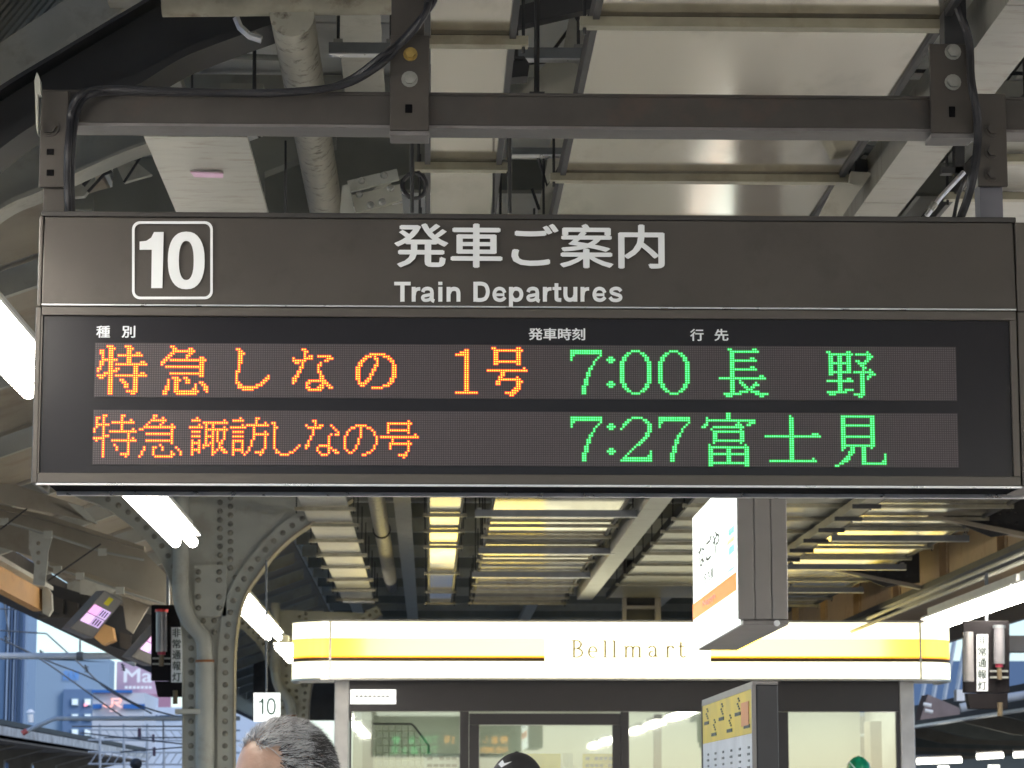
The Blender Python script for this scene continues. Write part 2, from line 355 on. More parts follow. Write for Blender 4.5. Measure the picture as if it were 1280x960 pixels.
# long duct
t = thing('ceiling_duct', 'pale box duct running along the platform right of the wide tray', 'duct', (1.45, 8, EYE + 1.9))
ds = [DZ(v, 1.93) for v in (250, 118, 0, 636, 683, 600, 540, 430)]; ds = sorted(ds + [5.5, 26.0])
for a_, b_ in zip(ds[:-1], ds[1:]):
    MB().box(.725 * 1.93, .80 * 1.93, a_ + .004, b_ - .004, EYE + 1.93, EYE + 2.06).build('duct_section', M_tray_w, t)
t = thing('cable_tray', 'cable tray with lit edge left of the far right tray', 'cable tray', (2.9, 13, EYE + H))
MB().box(1.50 * H - .16, 1.50 * H - .04, 12, 26, EYE + H - .03, EYE + H + .03).build('tray_floor', M_galv, t)
y = 12.3
while y < 26:
    MB().box(1.50 * H - .2, 1.50 * H - .01, y, y + .03, EYE + H - .06, EYE + H - .031).build('clamp', M_dark, t); y += .8
# pipes
t = thing('sprinkler_pipe', 'cream pipe with chipped paint running along the roof', 'pipe', (-.45, 8, EYE + 2.36))
hp = 2.36; xp = -.181 * hp
MB().tube([(xp, 7.98, EYE + hp), (xp, DZ(662, hp), EYE + hp)], .068, 16).build('pipe_section', M_pipe, t, smooth=True)
MB().tube([(xp, DZ(662, hp) + .05, EYE + hp), (xp, DZ(724, hp), EYE + hp)], .068, 16).build('pipe_section', M_pipe, t, smooth=True)
MB().tube([(xp, DZ(662, hp), EYE + hp), (xp, DZ(662, hp) + .05, EYE + hp)], .08, 16).build('coupling', M_dark, t, smooth=True)
MB().tube([(xp, DZ(724, hp), EYE + hp), (xp, 30, EYE + hp)], .064, 16).build('pipe_section', M_dark, t, smooth=True)
A = P(203, 3, 8.0); B = P(505, 0, 8.0)
t = thing('cross_pipe', 'mottled thick cross pipe at the top edge left of the middle plate', 'pipe', A)
MB().tube([A, B], .045, 16).build('pipe_body', M_rustpipe, t, smooth=True)
MB().tube([P(320, -12, 8.0), P(398, -12, 8.0)], .062, 16).build('collar', M_rustpipe, t, smooth=True)
o = MB().tube([P(295, 22, 8.2), P(300, 34, 8.2), P(312, 45, 8.2), P(327, 50, 8.2)], .012, 6).build('pipe_hook', M_alu, smooth=True)
tag(o, 'bright bent hook beside the cream pipe near the top', 'hook')
# vertical rods behind the beam
for i, (u, v0, v1, w, D, lb) in enumerate(((240, 84, 116, 3, 8.6, 'short rod with a nut above the beam, left of the cream pipe'), (318, 52, 116, 5, 8.6, 'rod above the beam touching the left side of the cream pipe'),
        (180, 104, 116, 5, 8.6, 'shortest rod above the left end of the beam'), (357, 176, 266, 3, 8.8, 'thin rod under the beam left of the cream pipe'), (515, 168, 266, 5, 7.9, 'black rod directly below the middle plate'),
        (637, 166, 266, 5, 8.0, 'black rod under the beam right of the narrow tray'), (617, 166, 266, 3, 8.4, 'thin rod along the right edge of the narrow tray'),
        (671, -10, 118, 7, 7.75, 'black rod with flared foot standing on the beam'), (644, -10, 74, 8, 7.85, 'black rod ending on the thick dark bar'), (729, 90, 118, 6, 7.9, 'short dark rod beside the wide tray above the beam'))):
    r_ = w / F * D / 2
    t = thing('hanger_rod', lb, 'rod', P(u, v1, D), 'thin rods around the beam above the sign')
    MB().tube([P(u, v0, D), P(u, v1, D)], r_, 8).build('rod', M_dark, t, smooth=True)
    if v1 < 120:
        c = P(u, v1 - 1, D); MB().box(c.x - r_ * 2.8, c.x + r_ * 2.8, D - r_ * 2, D + r_ * 2, c.z - .006, c.z + .002).build('foot', M_dark, t)
    if u == 240: MB().tube([P(u, 80, D), P(u, 90, D)], r_ * 2.4, 6).build('nut', M_zinc, t)
# ================================================================== UPPER LEFT ARCHES
def arc_plate(px, D, t_, m, name, label, cat, parent=None):
    o = MB().pix(px, D, t_).build(name, m, parent)
    return tag(o, label, cat) if cat else o
def smooth_px(pts, n=6):
    out = []
    for i in range(len(pts) - 1):
        p0 = pts[max(i - 1, 0)]; p1 = pts[i]; p2 = pts[i + 1]; p3 = pts[min(i + 2, len(pts) - 1)]
        for k in range(n):
            q = k / n
            out.append(tuple(.5 * (2 * p1[j] + (p2[j] - p0[j]) * q + (2 * p0[j] - 5 * p1[j] + 4 * p2[j] - p3[j]) * q * q + (3 * p1[j] - p0[j] - 3 * p2[j] + p3[j]) * q ** 3) for j in (0, 1)))
    out.append(pts[-1]); return out
def strip(mb, top, bot, D, t_):
    a_ = smooth_px(top); b_ = smooth_px(bot); n = min(len(a_), len(b_))
    A = [P(*q, D) for q in a_]; B = [P(*q, D) for q in b_]; d = Vector((0, t_, 0))
    vs = A + B + [x + d for x in A] + [x + d for x in B]; L = len(A)
    fs = []
    for i in range(L - 1):
        fs += [(i, i + 1, L + i + 1, L + i), (2 * L + i, 3 * L + i, 3 * L + i + 1, 2 * L + i + 1), (i, 2 * L + i, 2 * L + i + 1, i + 1), (L + i, L + i + 1, 3 * L + i + 1, 3 * L + i)]
    fs += [(0, L, 3 * L, 2 * L), (L - 1, 3 * L - 1, 4 * L - 1, 2 * L - 1)]
    return mb.add(vs, fs)
t = thing('roof_arch', 'black arched roof rib sweeping across the upper left corner', 'roof rib', P(0, 150, 8.3))
strip(MB(), [(-90, 175), (0, 113), (83, 62), (150, 22), (215, -15), (330, -70)], [(-90, 250), (0, 168), (70, 126), (163, 96), (233, 60), (345, 15)], 8.4, .05).build('web', M_dark, t, smooth=True)
strip(MB(), [(-90, 250), (0, 168), (70, 126), (163, 96), (233, 60), (345, 15)], [(-90, 268), (0, 186), (70, 142), (163, 110), (233, 70), (345, 28)], 8.3, .22).build('bottom_flange', M_dark, t, smooth=True)
strip(MB(), [(-90, 169), (0, 107), (83, 57), (150, 17), (215, -20), (330, -76)], [(-90, 175), (0, 113), (83, 62), (150, 22), (215, -15), (330, -70)], 8.3, .2).build('top_flange', M_dark, t, smooth=True)
t = thing('roof_arch', 'light grey arched rib behind the black one in the top left corner', 'roof rib', P(0, 60, 10.5))
strip(MB(), [(-60, 98), (0, 54), (80, 0), (160, -55)], [(-60, 165), (0, 118), (90, 55), (200, -20)], 9.4, .04).build('web', M_cream, t, smooth=True)
for i, (a_, b_) in enumerate((((70, 66), (100, 42)), ((8, 108), (45, 80)))):
    MB().prism([P(a_[0], a_[1] + 14, 9.25), P(b_[0], b_[1] + 14, 9.25), P(b_[0] - 6, b_[1] - 2, 9.25), P(a_[0] - 6, a_[1], 9.25)], (0, .1, 0)).build('cleat', M_cream, t)
cr = thing('corrugated_sheet', 'ribbed pale roof sheet in the very top left corner', 'roof sheet', P(0, 10, 11))
b = MB()
for k in range(16):
    u = -20 + k * 9; b.tube([P(u, -25, 10.0), P(u - 75, 65, 9.6)], .012, 5)
b.build('ribs', M_cream, cr, smooth=True, kind='stuff')
MB().prism([P(-100, -30, 10.05), P(150, -30, 10.05), P(60, 60, 9.65), P(-100, 130, 9.65)], (0, .02, .03)).build('sheet', M_cream, cr)
t = thing('roof_arch', 'grey arched rib passing behind the left hanger of the sign', 'roof rib', P(0, 230, 9.6))
strip(MB(), [(-80, 250), (0, 196), (48, 176), (120, 160), (215, 148), (330, 140)], [(-80, 320), (0, 262), (48, 238), (100, 212), (160, 186), (215, 166), (330, 150)][:6], 9.6, .05).build('web', M_lgrey, t, smooth=True)
strip(MB(), [(-80, 320), (0, 256), (48, 234), (100, 210), (160, 184), (215, 166)], [(-80, 326), (0, 262), (48, 240), (100, 214), (160, 188), (215, 170)], 9.5, .16).build('bottom_flange', M_cream, t, smooth=True)
t = thing('roof_beam', 'dark green sloping beam just above the sign beside the left hanger', 'beam', P(90, 260, 10.2))
MB().pix([(86, 249), (210, 214), (330, 170), (420, 150), (420, 180), (330, 215), (330, 275), (86, 275)], 10.4, .1).build('web', M_dgreen, t)
MB().pix([(92, 252), (116, 247), (116, 262), (92, 262)], 10.3, .05).build('splice_plate', M_dgreen, t)
# clutter of fittings behind
t = thing('roof_bracket', 'pale angled bracket with black clip behind the left hanger', 'bracket', P(110, 220, 9.9))
MB().pix([(90, 208), (112, 205), (120, 225), (105, 245), (90, 246)], 9.95, .04).build('plate', M_cream, t)
MB().tube([P(104, 232, 9.8), P(125, 208, 9.8)], .008, 6).build('clip', M_dark, t)
MB().tube([P(110, 240, 9.8), P(130, 218, 9.8), P(140, 214, 9.8)], .006, 6).build('wire', M_dark, t)
MB().pix([(138, 190), (150, 186), (190, 218), (155, 228), (142, 200)], 9.9, .03).build('plate', M_cream, t)
MB().tube([P(155, 228, 9.7), P(180, 190, 9.7)], .005, 6).build('wire', M_dark, t)
t = thing('roof_beam', 'grey green sloping roof girder between cream pipe and middle plate', 'beam', P(430, 220, 11))
MB().pix([(318, 196), (360, 180), (420, 170), (545, 160), (545, 205), (470, 230), (430, 265), (318, 275)], 11.2, .06).build('web', M_dgreen, t)
t = thing('junction_plate', 'screwed metal mounting plates right above the sign, left of the black rod', 'bracket', P(465, 245, 8.2))
MB().pix([(434, 226), (496, 211), (499, 224), (437, 240)], 8.2, .02).build('plate', M_lgrey, t)
MB().pix([(440, 244), (500, 230), (503, 250), (445, 266)], 8.22, .02).build('plate', M_cream, t)
MB().pix([(440, 266), (503, 254), (506, 280), (444, 282)], 8.24, .02).build('plate', M_lgrey, t)
MB().pix([(428, 232), (437, 230), (444, 270), (424, 270)], 8.18, .03).build('plate', M_lgrey, t)
for (u, v) in ((452, 226), (480, 219), (449, 243), (488, 235), (478, 252), (463, 256)):
    MB().dome(P(u, v, 8.19), .012, (0, -1, 0), 8, .8).build('screw', M_zinc, t, smooth=True)
ring = [P(517 + 15 * math.cos(q), 232 + 16 * math.sin(q), 8.0) + Vector((0, .01 * math.sin(q * 2), 0)) for q in [i * math.pi / 8 for i in range(17)]]
b = MB().tube(ring, .006, 6).tube([p_ + Vector((.004, .012, .003)) for p_ in ring], .005, 6)
tag(b.build('cable_coil', M_cable, smooth=True), 'small black coil of cable behind the rod above the sign', 'cable')
# clutter between narrow and wide tray
t = thing('roof_bracket', 'cream lattice bracket between the two trays above the sign', 'bracket', P(690, 200, 9.6))
MB().pix([(690, 172), (735, 168), (700, 230), (690, 266), (672, 266)], 9.8, .03).build('plate', M_cream, t)
MB().tube([P(672, 195, 9.6), P(684, 232, 9.6), P(700, 208, 9.6)], .006, 6).build('wire', M_dark, t)
MB().tube([P(665, 236, 9.6), P(674, 262, 9.6)], .006, 6).build('wire', M_dark, t)
t = thing('roof_bracket', 'cream plates with a hanging loop left of the wide tray at the top', 'bracket', P(720, 60, 9.6))
MB().pix([(712, 18), (742, 10), (730, 60), (704, 62)], 9.8, .03).build('plate', M_cream, t)
MB().tube([P(718, 18, 9.6), P(725, 34, 9.6), P(740, 14, 9.6)], .005, 6).build('wire', M_dark, t)
MB().pix([(686, 74), (716, 76), (732, 90), (727, 118), (650, 118)], 9.8, .03).build('plate', M_cream, t)
t = thing('junction_box', 'warm lit junction boxes beside the wide tray at the right', 'junction box', P(1050, 240, 8.6))
MB().pix([(1046, 228), (1078, 232), (1052, 272), (1024, 272)], 8.4, .12).build('box', M_cream, t)
MB().pix([(1070, 198), (1094, 200), (1092, 214), (1068, 214)], 8.5, .1).build('black_box', M_dark, t)
MB().pix([(1064, 214), (1090, 216), (1076, 236), (1062, 228)], 8.45, .1).build('box', M_cream, t)
MB().tube([P(1066, 196, 8.5), P(1078, 186, 8.5), P(1098, 190, 8.5)], .02, 8).build('elbow', M_strut, t, smooth=True)
t = thing('conduit', 'shiny thin conduit crossing diagonally left of the right hanger', 'conduit', P(1160, 268, 8.1))
MB().tube([P(1158, 270, 8.1), P(1176, 246, 8.1), P(1205, 215, 8.1)], .008, 8).build('pipe', M_alu, t, smooth=True)
MB().tube([P(1163, 262, 8.1), P(1169, 254, 8.1)], .012, 8).build('coupling', M_zinc, t)
tag(MB().pix([(1194, 160), (1206, 158), (1206, 215), (1194, 222)], 8.3, .05).box(PX(1194, 0, 8.3), PX(1222, 0, 8.3), 8.3, 8.34, PZ(0, 208, 8.3), PZ(0, 200, 8.3)).build('angle_bracket', M_dark), 'small dark angle bracket left of the right hanger', 'bracket')
tag(MB().prism([P(1205, -10, 8.9), P(1240, -10, 8.9), P(1218, 60, 8.9), P(1205, 60, 8.9)], (0, .04, 0)).build('angle_bracket', M_cream), 'cream angle bracket at the top right corner', 'bracket')
# ================================================================== LEFT LOWER CROSS GIRDERS
GL = 'cross girders under the left eave'
t = thing('cross_girder', 'nearest beige cross girder at the left edge under the sign', 'girder', P(100, 670, 20.10), GL)
MB().pix([(-40, 628), (60, 650), (178, 688), (225, 735), (225, 760), (110, 716), (-40, 672)], 20.20, .03).build('web', M_girder, t)
MB().pix([(-40, 622), (60, 644), (180, 683), (180, 688), (60, 650), (-40, 628)], 20.10, .12).build('top_flange', M_girder, t)
t2 = thing('cross_girder', 'second beige cross girder with a rivet row at the left', 'girder', P(130, 700, 21.40), GL)
MB().pix([(60, 676), (215, 722), (225, 758), (225, 775), (62, 706)], 21.40, .03).build('web', M_girder, t2)
MB().pix([(60, 708), (225, 764), (225, 769), (60, 713)], 21.30, .12).build('bottom_flange', M_girder, t2)
r_ = MB(); rivets(r_, [P(lerp(68, 215, i / 11), lerp(683, 722, i / 11), 21.39) for i in range(12)], .026)
rivets(r_, [P(lerp(90, 215, i / 9), lerp(706, 750, i / 9), 21.39) for i in range(10)], .026); r_.build('rivets', M_girder, t2, kind='stuff')
t3 = thing('cross_girder', 'topmost beige cross girder at the left, just below the sign', 'girder', P(60, 625, 19.20), GL)
MB().pix([(-40, 600), (20, 606), (100, 632), (120, 655), (118, 652), (60, 640), (-40, 622)], 19.20, .03).build('web', M_girder, t3)
MB().pix([(84, 628), (102, 632), (122, 655), (108, 650)], 19.10, .03).build('end_plate', M_cream, t3)
for k, (pts, D, lb) in enumerate((([(36, 662), (66, 668), (60, 690), (59, 706), (56, 733), (41, 730), (43, 706), (36, 686)], 19.90, 'bone shaped cream gusset with three rivets at the left edge'),
                       ([(100, 722), (146, 736), (134, 748), (100, 742)], 20.90, 'cream gusset above the tilted display at the left'),
                       ([(152, 744), (186, 758), (166, 792), (158, 786)], 21.60, 'dark triangular gusset above the second tilted display'))):
    t = thing('gusset_plate', lb, 'gusset', P(*pts[0], D), 'gusset plates under the left eave')
    MB().pix(pts, D, .03).build('plate', M_girder if k == 2 else M_cream, t)
    if k == 0:
        for v in (679, 691, 703): MB().dome(P(48, v, D), .016, (0, -1, 0), 8).build('rivet', M_girder, t)
for k, (pts, lb) in enumerate((([(5, 652), (60, 668), (128, 690), (180, 700)], 'thin conduit with cream couplings on the second girder'), ([(72, 712), (100, 720), (150, 738), (205, 755)], 'lower thin conduit with couplings at the left'), ([(18, 612), (60, 625), (90, 640), (110, 648)], 'upper thin conduit just below the sign at the left'))):
    D = 19.70 + k * .5; t = thing('conduit', lb, 'conduit', P(*pts[0], D), 'thin conduits under the left eave')
    MB().tube([P(*q, D) for q in pts], .009, 8).build('pipe', M_lgrey, t, smooth=True)
    for q in pts[:-1]:
        c = P(q[0], q[1], D - .01); MB().box(c.x - .03, c.x + .03, c.y - .02, c.y + .02, c.z - .025, c.z + .025).build('coupling', M_cream, t)
for k, (a_, b_, lb) in enumerate((((0, 662), (52, 622), 'thin dark tie rod crossing the topmost girder'), ((60, 726), (126, 680), 'thin dark tie rod crossing the second girder'))):
    tag(MB().tube([P(*a_, 19.50), P(*b_, 19.50)], .006, 6).build('tie_rod', M_dark), lb, 'rod')
t = thing('eave_bracket', 'eave beam end coloured as if lit orange at the left edge', 'beam', P(30, 735, 21.80))
MB().prism([P(-30, 690, 20.20), P(54, 738, 21.80), P(54, 764, 21.80), P(-30, 720, 20.20)], (-.08, .0, 0)).build('beam', M_orange, t)
MB().prism([P(-30, 684, 20.20), P(54, 733, 21.80), P(54, 738, 21.80), P(-30, 690, 20.20)], (.08, .0, 0)).build('top_flange', M_cream, t)
MB().pix([(53, 735), (58, 732), (64, 742), (65, 762), (60, 770), (53, 766)], 21.70, .1).build('end_plate', M_cream, t)
t = thing('eave_soffit', 'dark broken underside of the eave above the sky at the left', 'soffit', P(100, 770, 18))
MB().pix([(58, 728), (210, 775), (228, 800), (200, 830), (160, 815), (140, 808), (100, 785), (62, 768)], 23.20, .3).build('panel', M_dark, t)
for k, (u, v) in enumerate(((66, 745), (84, 750), (150, 790), (172, 796))):
    MB().pix([(u, v), (u + 13, v + 4), (u + 13, v + 24), (u, v + 18)], 23.00, .1).build('block', M_plate, t)
tag(MB().pix([(118, 775), (140, 784), (143, 800), (128, 806), (112, 792)], 22.80, .2).build('eave_block', M_orange), 'block coloured as if lit orange under the eave next to the tilted display', 'beam')
MB().prism([P(48, 768, 22.90), P(155, 822, 24.40), P(155, 827, 24.40), P(48, 772, 22.90)], (.3, 0, 0)).build('edge_strip', M_plate, t)
# tilted boarding displays
def tilted(u, v, D, s, lab, parent=None):
    c = P(u, v, D); t = thing('boarding_display', lab, 'display', c, 'tilted boarding displays under the left eave')
    k = D / F * s
    def q(du, dv, dy=0): return Vector((c.x + du * k, c.y + dy, c.z - dv * k))
    # corners of face (du,dv): traced at own depth
    f = [q(18, -32), q(41, -19), q(7, 29, -.1), q(-22, 17, -.1)]
    back = Vector((-17 * k, .28, 3 * k))
    MB().prism(f, back + Vector((0, 0, .0))).build('housing', M_lid, t)
    def on(a_, b_): return f[0].lerp(f[1], a_).lerp(f[3].lerp(f[2], a_), b_) - Vector((0, .004, 0))
    def quad(name, a0, a1, b0, b1, m):
        MB().prism([on(a0, b0), on(a1, b0), on(a1, b1), on(a0, b1)], (0, -.004, 0)).build(name, m, t)
    quad('face_plate', .04, .96, .03, .97, mat('face_grey', (.3, .28, .25), .4))
    quad('yellow_label', .38, .62, .07, .25, mat('yellow_label', (.8, .68, .05), .5))
    cols = [('pink', (.85, .3, .75)), ('violet', (.55, .35, .75)), ('lilac', (.75, .45, .85)), ('plum', (.45, .25, .6))]
    for i, (nm, cc) in enumerate(cols):
        a0 = .1 + (i % 2) * .42; b0 = .34 + (i // 2) * .22
        o = MB().prism([on(a0, b0) - Vector((0, .006, 0)), on(a0 + .4, b0) - Vector((0, .006, 0)), on(a0 + .4, b0 + .2) - Vector((0, .006, 0)), on(a0, b0 + .2) - Vector((0, .006, 0))], (0, -.003, 0)).build('screen_tile', emat('screen_' + nm, cc, .75), t)
        if i in (1, 3):
            for j in range(3):
                w0 = a0 + .06 + j * .11
                sub('print_line', MB().prism([on(w0, b0 + .03) - Vector((0, .012, 0)), on(w0 + .05, b0 + .03) - Vector((0, .012, 0)), on(w0 + .05, b0 + .17) - Vector((0, .012, 0)), on(w0, b0 + .17) - Vector((0, .012, 0))], (0, -.002, 0)), M_dark, o)
    return t
tilted(112, 770, 18.6, 1.0, 'tilted grey display with pink screen tiles, the fully visible one')
tilted(186, 806, 20.2, .95, 'tilted grey display half hidden behind the emergency lamp panel')
# ================================================================== PILLARS
def pillar(D, lab, s=1.0):
    """riveted Y pillar: shaft, two curved arms, conduit; shape given for D=14 and kept in metres"""
    D0 = 19.5; base = P(265, 900, D0)
    t = thing('riveted_pillar', lab, 'pillar', (base.x, D, 0), 'riveted roof pillars')
    dy = D - D0; off = Vector((0, dy, 0)); q0 = .021
    def px(u, v, d=0): return P(u, v, D0 + d) + off
    b = MB()
    # web plate: shaft with flare to both arms
    L = [(229, 1040), (229, 870), (229, 800), (222, 755), (205, 705), (175, 665), (130, 632), (70, 608)]
    Rr = [(291, 1040), (291, 870), (293, 800), (302, 750), (325, 712), (352, 680), (385, 655), (440, 622)]
    Ls = smooth_px(L); Rs = smooth_px(Rr)
    top = [(520, 560), (-40, 540)]
    poly = [px(*q) for q in Ls] + [px(-40, 520), px(520, 520)] + [px(*q) for q in reversed(Rs)]
    # triangulate by scanline rows: left/right pairs
    vs = []; fs = []
    n = len(Ls)
    for i in range(n):
        for q in (Ls[i], Rs[i]):
            pass
    A = [px(*q) for q in Ls]; B = [px(*q) for q in Rs]
    b.add(A + B + [x + Vector((0, .03, 0)) for x in A + B],
          [(i, i + 1, n + i + 1, n + i) for i in range(n - 1)] + [(2 * n + i, 3 * n + i, 3 * n + i + 1, 2 * n + i + 1) for i in range(n - 1)])
    b.build('web', M_pillar, t)
    low = P(265, 1040, D0).z
    MB().box(px(229, 1040).x, px(291, 1040).x, D, D + .03, 0, low).build('shaft_web', M_pillar, t)
    def band(edge, w, sgn, nm, dd, m=M_pillar):
        e2 = [(u + sgn * w * nx, v + w * nz) for (u, v), (nx, nz) in zip(edge, norms(edge, sgn))]
        a_ = [P(*q, D0 - dd) + off for q in edge]; c_ = [P(*q, D0 - dd) + off for q in e2]; m_ = len(a_)
        d_ = Vector((0, dd * .9, 0))
        MB().add(a_ + c_ + [x + d_ for x in a_ + c_], [(i, i + 1, m_ + i + 1, m_ + i) for i in range(m_ - 1)] +
                 [(i, 2 * m_ + i, 2 * m_ + i + 1, i + 1) for i in range(m_ - 1)] + [(m_ + i, m_ + i + 1, 3 * m_ + i + 1, 3 * m_ + i) for i in range(m_ - 1)]).build(nm, m, t)
        return [P((p_[0] + q[0]) / 2, (p_[1] + q[1]) / 2, D0 - dd) + off for p_, q in zip(edge, e2)]
    def norms(edge, sgn):
        out = []
        for i in range(len(edge)):
            a_ = edge[max(i - 1, 0)]; c_ = edge[min(i + 1, len(edge) - 1)]
            tx, ty = c_[0] - a_[0], c_[1] - a_[1]; l = math.hypot(tx, ty); tx /= l; ty /= l
            nx, ny = (-ty, tx)
            if sgn * nx < 0 or (abs(nx) < 1e-6): nx, ny = -nx, -ny
            out.append((abs(nx), ny if sgn * nx >= 0 else -ny))
        return out
    cl = band(Ls, 19, 1, 'angle_strip', .03); cr_ = band(Rs, 19, -1, 'angle_strip', .03)
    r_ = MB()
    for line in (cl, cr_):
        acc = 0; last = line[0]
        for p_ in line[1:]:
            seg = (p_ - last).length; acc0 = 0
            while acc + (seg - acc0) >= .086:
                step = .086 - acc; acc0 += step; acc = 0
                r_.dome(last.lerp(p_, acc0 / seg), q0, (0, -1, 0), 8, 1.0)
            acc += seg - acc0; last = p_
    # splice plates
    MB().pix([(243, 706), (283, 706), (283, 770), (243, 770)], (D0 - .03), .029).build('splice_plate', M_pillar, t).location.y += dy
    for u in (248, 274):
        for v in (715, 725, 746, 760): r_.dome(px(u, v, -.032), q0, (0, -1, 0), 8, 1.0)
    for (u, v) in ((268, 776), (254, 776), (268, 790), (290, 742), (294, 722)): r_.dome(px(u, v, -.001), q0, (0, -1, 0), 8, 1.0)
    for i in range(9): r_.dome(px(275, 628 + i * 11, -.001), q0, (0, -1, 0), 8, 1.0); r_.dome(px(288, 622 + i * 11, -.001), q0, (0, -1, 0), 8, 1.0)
    r_.build('rivets', mat('shadow_toned_rivets', (.20, .19, .155), .55, 0, .3, 30), t, smooth=True, kind='stuff')  # dark rivet colour paints in the shadow ring round each head
    # edge flange (depth of section)
    for ed, nm in ((Ls, 'side_flange'), (Rs, 'side_flange')):
        sg = -1 if ed is Ls else 1
        a_ = [P(u, v, (D0 - .05)) + off for u, v in ed]; c_ = [P(u + sg * 1.5, v + 1.5, (D0 - .05)) + off for u, v in ed]; m_ = len(a_); d_ = Vector((0, .22, 0))
        MB().add(a_ + c_ + [x + d_ for x in a_ + c_], [(i, i + 1, m_ + i + 1, m_ + i) for i in range(m_ - 1)] + [(2 * m_ + i, 3 * m_ + i, 3 * m_ + i + 1, 2 * m_ + i + 1) for i in range(m_ - 1)] +
                 [(i, 2 * m_ + i, 2 * m_ + i + 1, i + 1) for i in range(m_ - 1)] + [(m_ + i, m_ + i + 1, 3 * m_ + i + 1, 3 * m_ + i) for i in range(m_ - 1)]).build(nm, M_girder if ed is Rs else M_pillar, t)
    # drain pipe with swan neck
    path = smooth_px([(226, 600), (226, 700), (226, 745), (236, 775), (252, 795), (256, 815), (256, 870), (256, 1040)], 5)
    MB().tube([P(u, v, (D0 - .1)) + off for u, v in path], .058, 14).build('drain_pipe', M_pillar, t, smooth=True)
    MB().tube([P(256, 827, (D0 - .1)) + off, P(256, 1040, (D0 - .1)) + off, Vector((P(256, 1040, (D0 - .1)).x, D - .1, 0))], .066, 14).build('drain_pipe', M_pillar, t, smooth=True)
    MB().tube([P(256, 825, (D0 - .1)) + off, P(256, 828, (D0 - .1)) + off], .0675, 14).build('rust_ring', mat('rust', (.28, .11, .04), .8), t)
    MB().box(px(238, 0).x, px(275, 0).x, D - .16, D - .02, px(0, 893).z, px(0, 887).z).build('pipe_clamp', M_pillar, t)
    return t
pillar(19.5, 'near riveted pillar with curved arms and a bent drain pipe, left of the shop')
pillar(31.6, 'far riveted pillar behind the numbered plate at the left end of the shop')
# ================================================================== LAMPS
def lamp(x, h, y0, y1, lab, twin=True, grp='lamp row'):
    t = thing('tube_lamp', lab, 'lamp', (x, y0, EYE + h), grp)
    MB().box(x - .05, x + .05, y0 + .03, y1 - .03, EYE + h + .055, EYE + h + .12).build('housing', M_fix, t)
    MB().box(x - .095, x + .095, y0, y1, EYE + h + .04, EYE + h + .054).build('reflector', M_refl, t)
    for dx in (-.05, .05):
        MB().tube([(x + dx, y0 + .02, EYE + h), (x + dx, y1 - .02, EYE + h)], .03, 12).build('tube', M_tube, t, smooth=True)
    for yy in (y0 + .06, y1 - .1): MB().box(x - .05, x + .05, yy, yy + .03, EYE + h + .012, EYE + h + .034).build('end_cap', M_fix, t)
    return t
XL, XR = -1.43, 3.62
for i, (y0, y1, lb) in enumerate(((-9, -6.6, 'a'), (-5.5, -3.1, 'b'), (-2, .4, 'c'), (4.0, 6.4, 'd'), (7.5, 9.95, 'lit tubes at the left edge of the sign'), (13.2, 15.8, 'lit tubes hanging in front of the near pillar'),
                           (19.8, 22.25, 'lit tubes right of the near pillar'), (22.26, 24.9, 'lit tubes between the two pillars, touching the shop fascia'), (26.5, 28.9, 'e'))):
    lamp(XL, 1.5, y0, y1, lb if len(lb) > 2 else 'lit tube lamp of the left row outside the picture', grp='left row of tube lamps')
for i, (y0, y1) in enumerate(((-9, -6.6), (-5, -2.6), (-1, 1.4), (3, 5.4), (7, 9.4), (11, 13.4), (13.6, 16.4), (16.45, 19.5))):
    lb = {7: 'lit tubes over the right emergency lamp panel'}.get(i, 'lit tube lamp of the right row, mostly outside the picture')
    lamp(XR, 1.27, y0, y1, lb, grp='right row of tube lamps')
# ================================================================== DEPARTURE SIGN
DS = 6.6
sx0, sx1 = PX(43, 500, DS), PX(1279, 500, DS)
z_top, z_h, z_b0, z_b1 = PZ(640, 269, DS), PZ(640, 385, DS), PZ(640, 397, DS), PZ(640, 593, DS)
z_bot = PZ(640, 607, DS); DEP = .22
zs = lambda v: PZ(640, v, DS)
xs = lambda u: PX(u, 430, DS)
sign = thing('departure_board', 'large brown departure board with orange and green LED lines hanging across the platform', 'departure board', ((sx0 + sx1) / 2, DS + DEP / 2, z_bot))
MB().box(sx0 + .02, sx1 - .02, DS + .02, DS + DEP - .02, z_bot + .012, z_top - .002).build('housing', M_frame, sign)
hx0, hx1 = xs(51), xs(1271)
MB().prism([Vector((hx0, DS - .004, z_h + .004)), Vector((hx0, DS + .006, z_top - .01)), Vector((hx0, DS + .03, z_top - .01)), Vector((hx0, DS + .03, z_h + .004))], (hx1 - hx0, 0, 0)).build('header_panel', M_taupe, sign, bevel=.002)
MB().box(sx0 + .004, sx1 - .004, DS + .004, DS + DEP, z_top - .009, z_top + .004).build('top_cover', mat('shaded_edge_cover', (.035, .032, .03), .5), sign, bevel=.002)  # dark colour stands in for shading along the rounded top edge
MB().box(hx0, hx1, DS - .006, DS - .0005, z_h, z_h + .0035).build('header_trim', M_alu, sign)
MB().box(hx0, hx1, DS, DS + .03, z_b0, z_h - .001).build('frame_rail', M_frame, sign, bevel=.002)
MB().box(hx0, hx1, DS, DS + .03, z_bot + .003, z_b1).build('frame_rail', M_frame, sign, bevel=.002)
MB().box(sx0, hx0 - .0015, DS - .001, DS + DEP, z_h - .002, z_top - .01).build('end_cap', M_frame, sign, bevel=.003)
MB().box(sx0 - .003, hx0 - .0005, DS, DS + DEP, z_bot + .002, z_h - .003).build('end_cap', M_frame, sign, bevel=.003)
MB().box(hx1 + .004, sx1 + .06, DS - .001, DS + DEP, z_h - .002, z_top - .01).build('end_cap', M_frame, sign, bevel=.003)
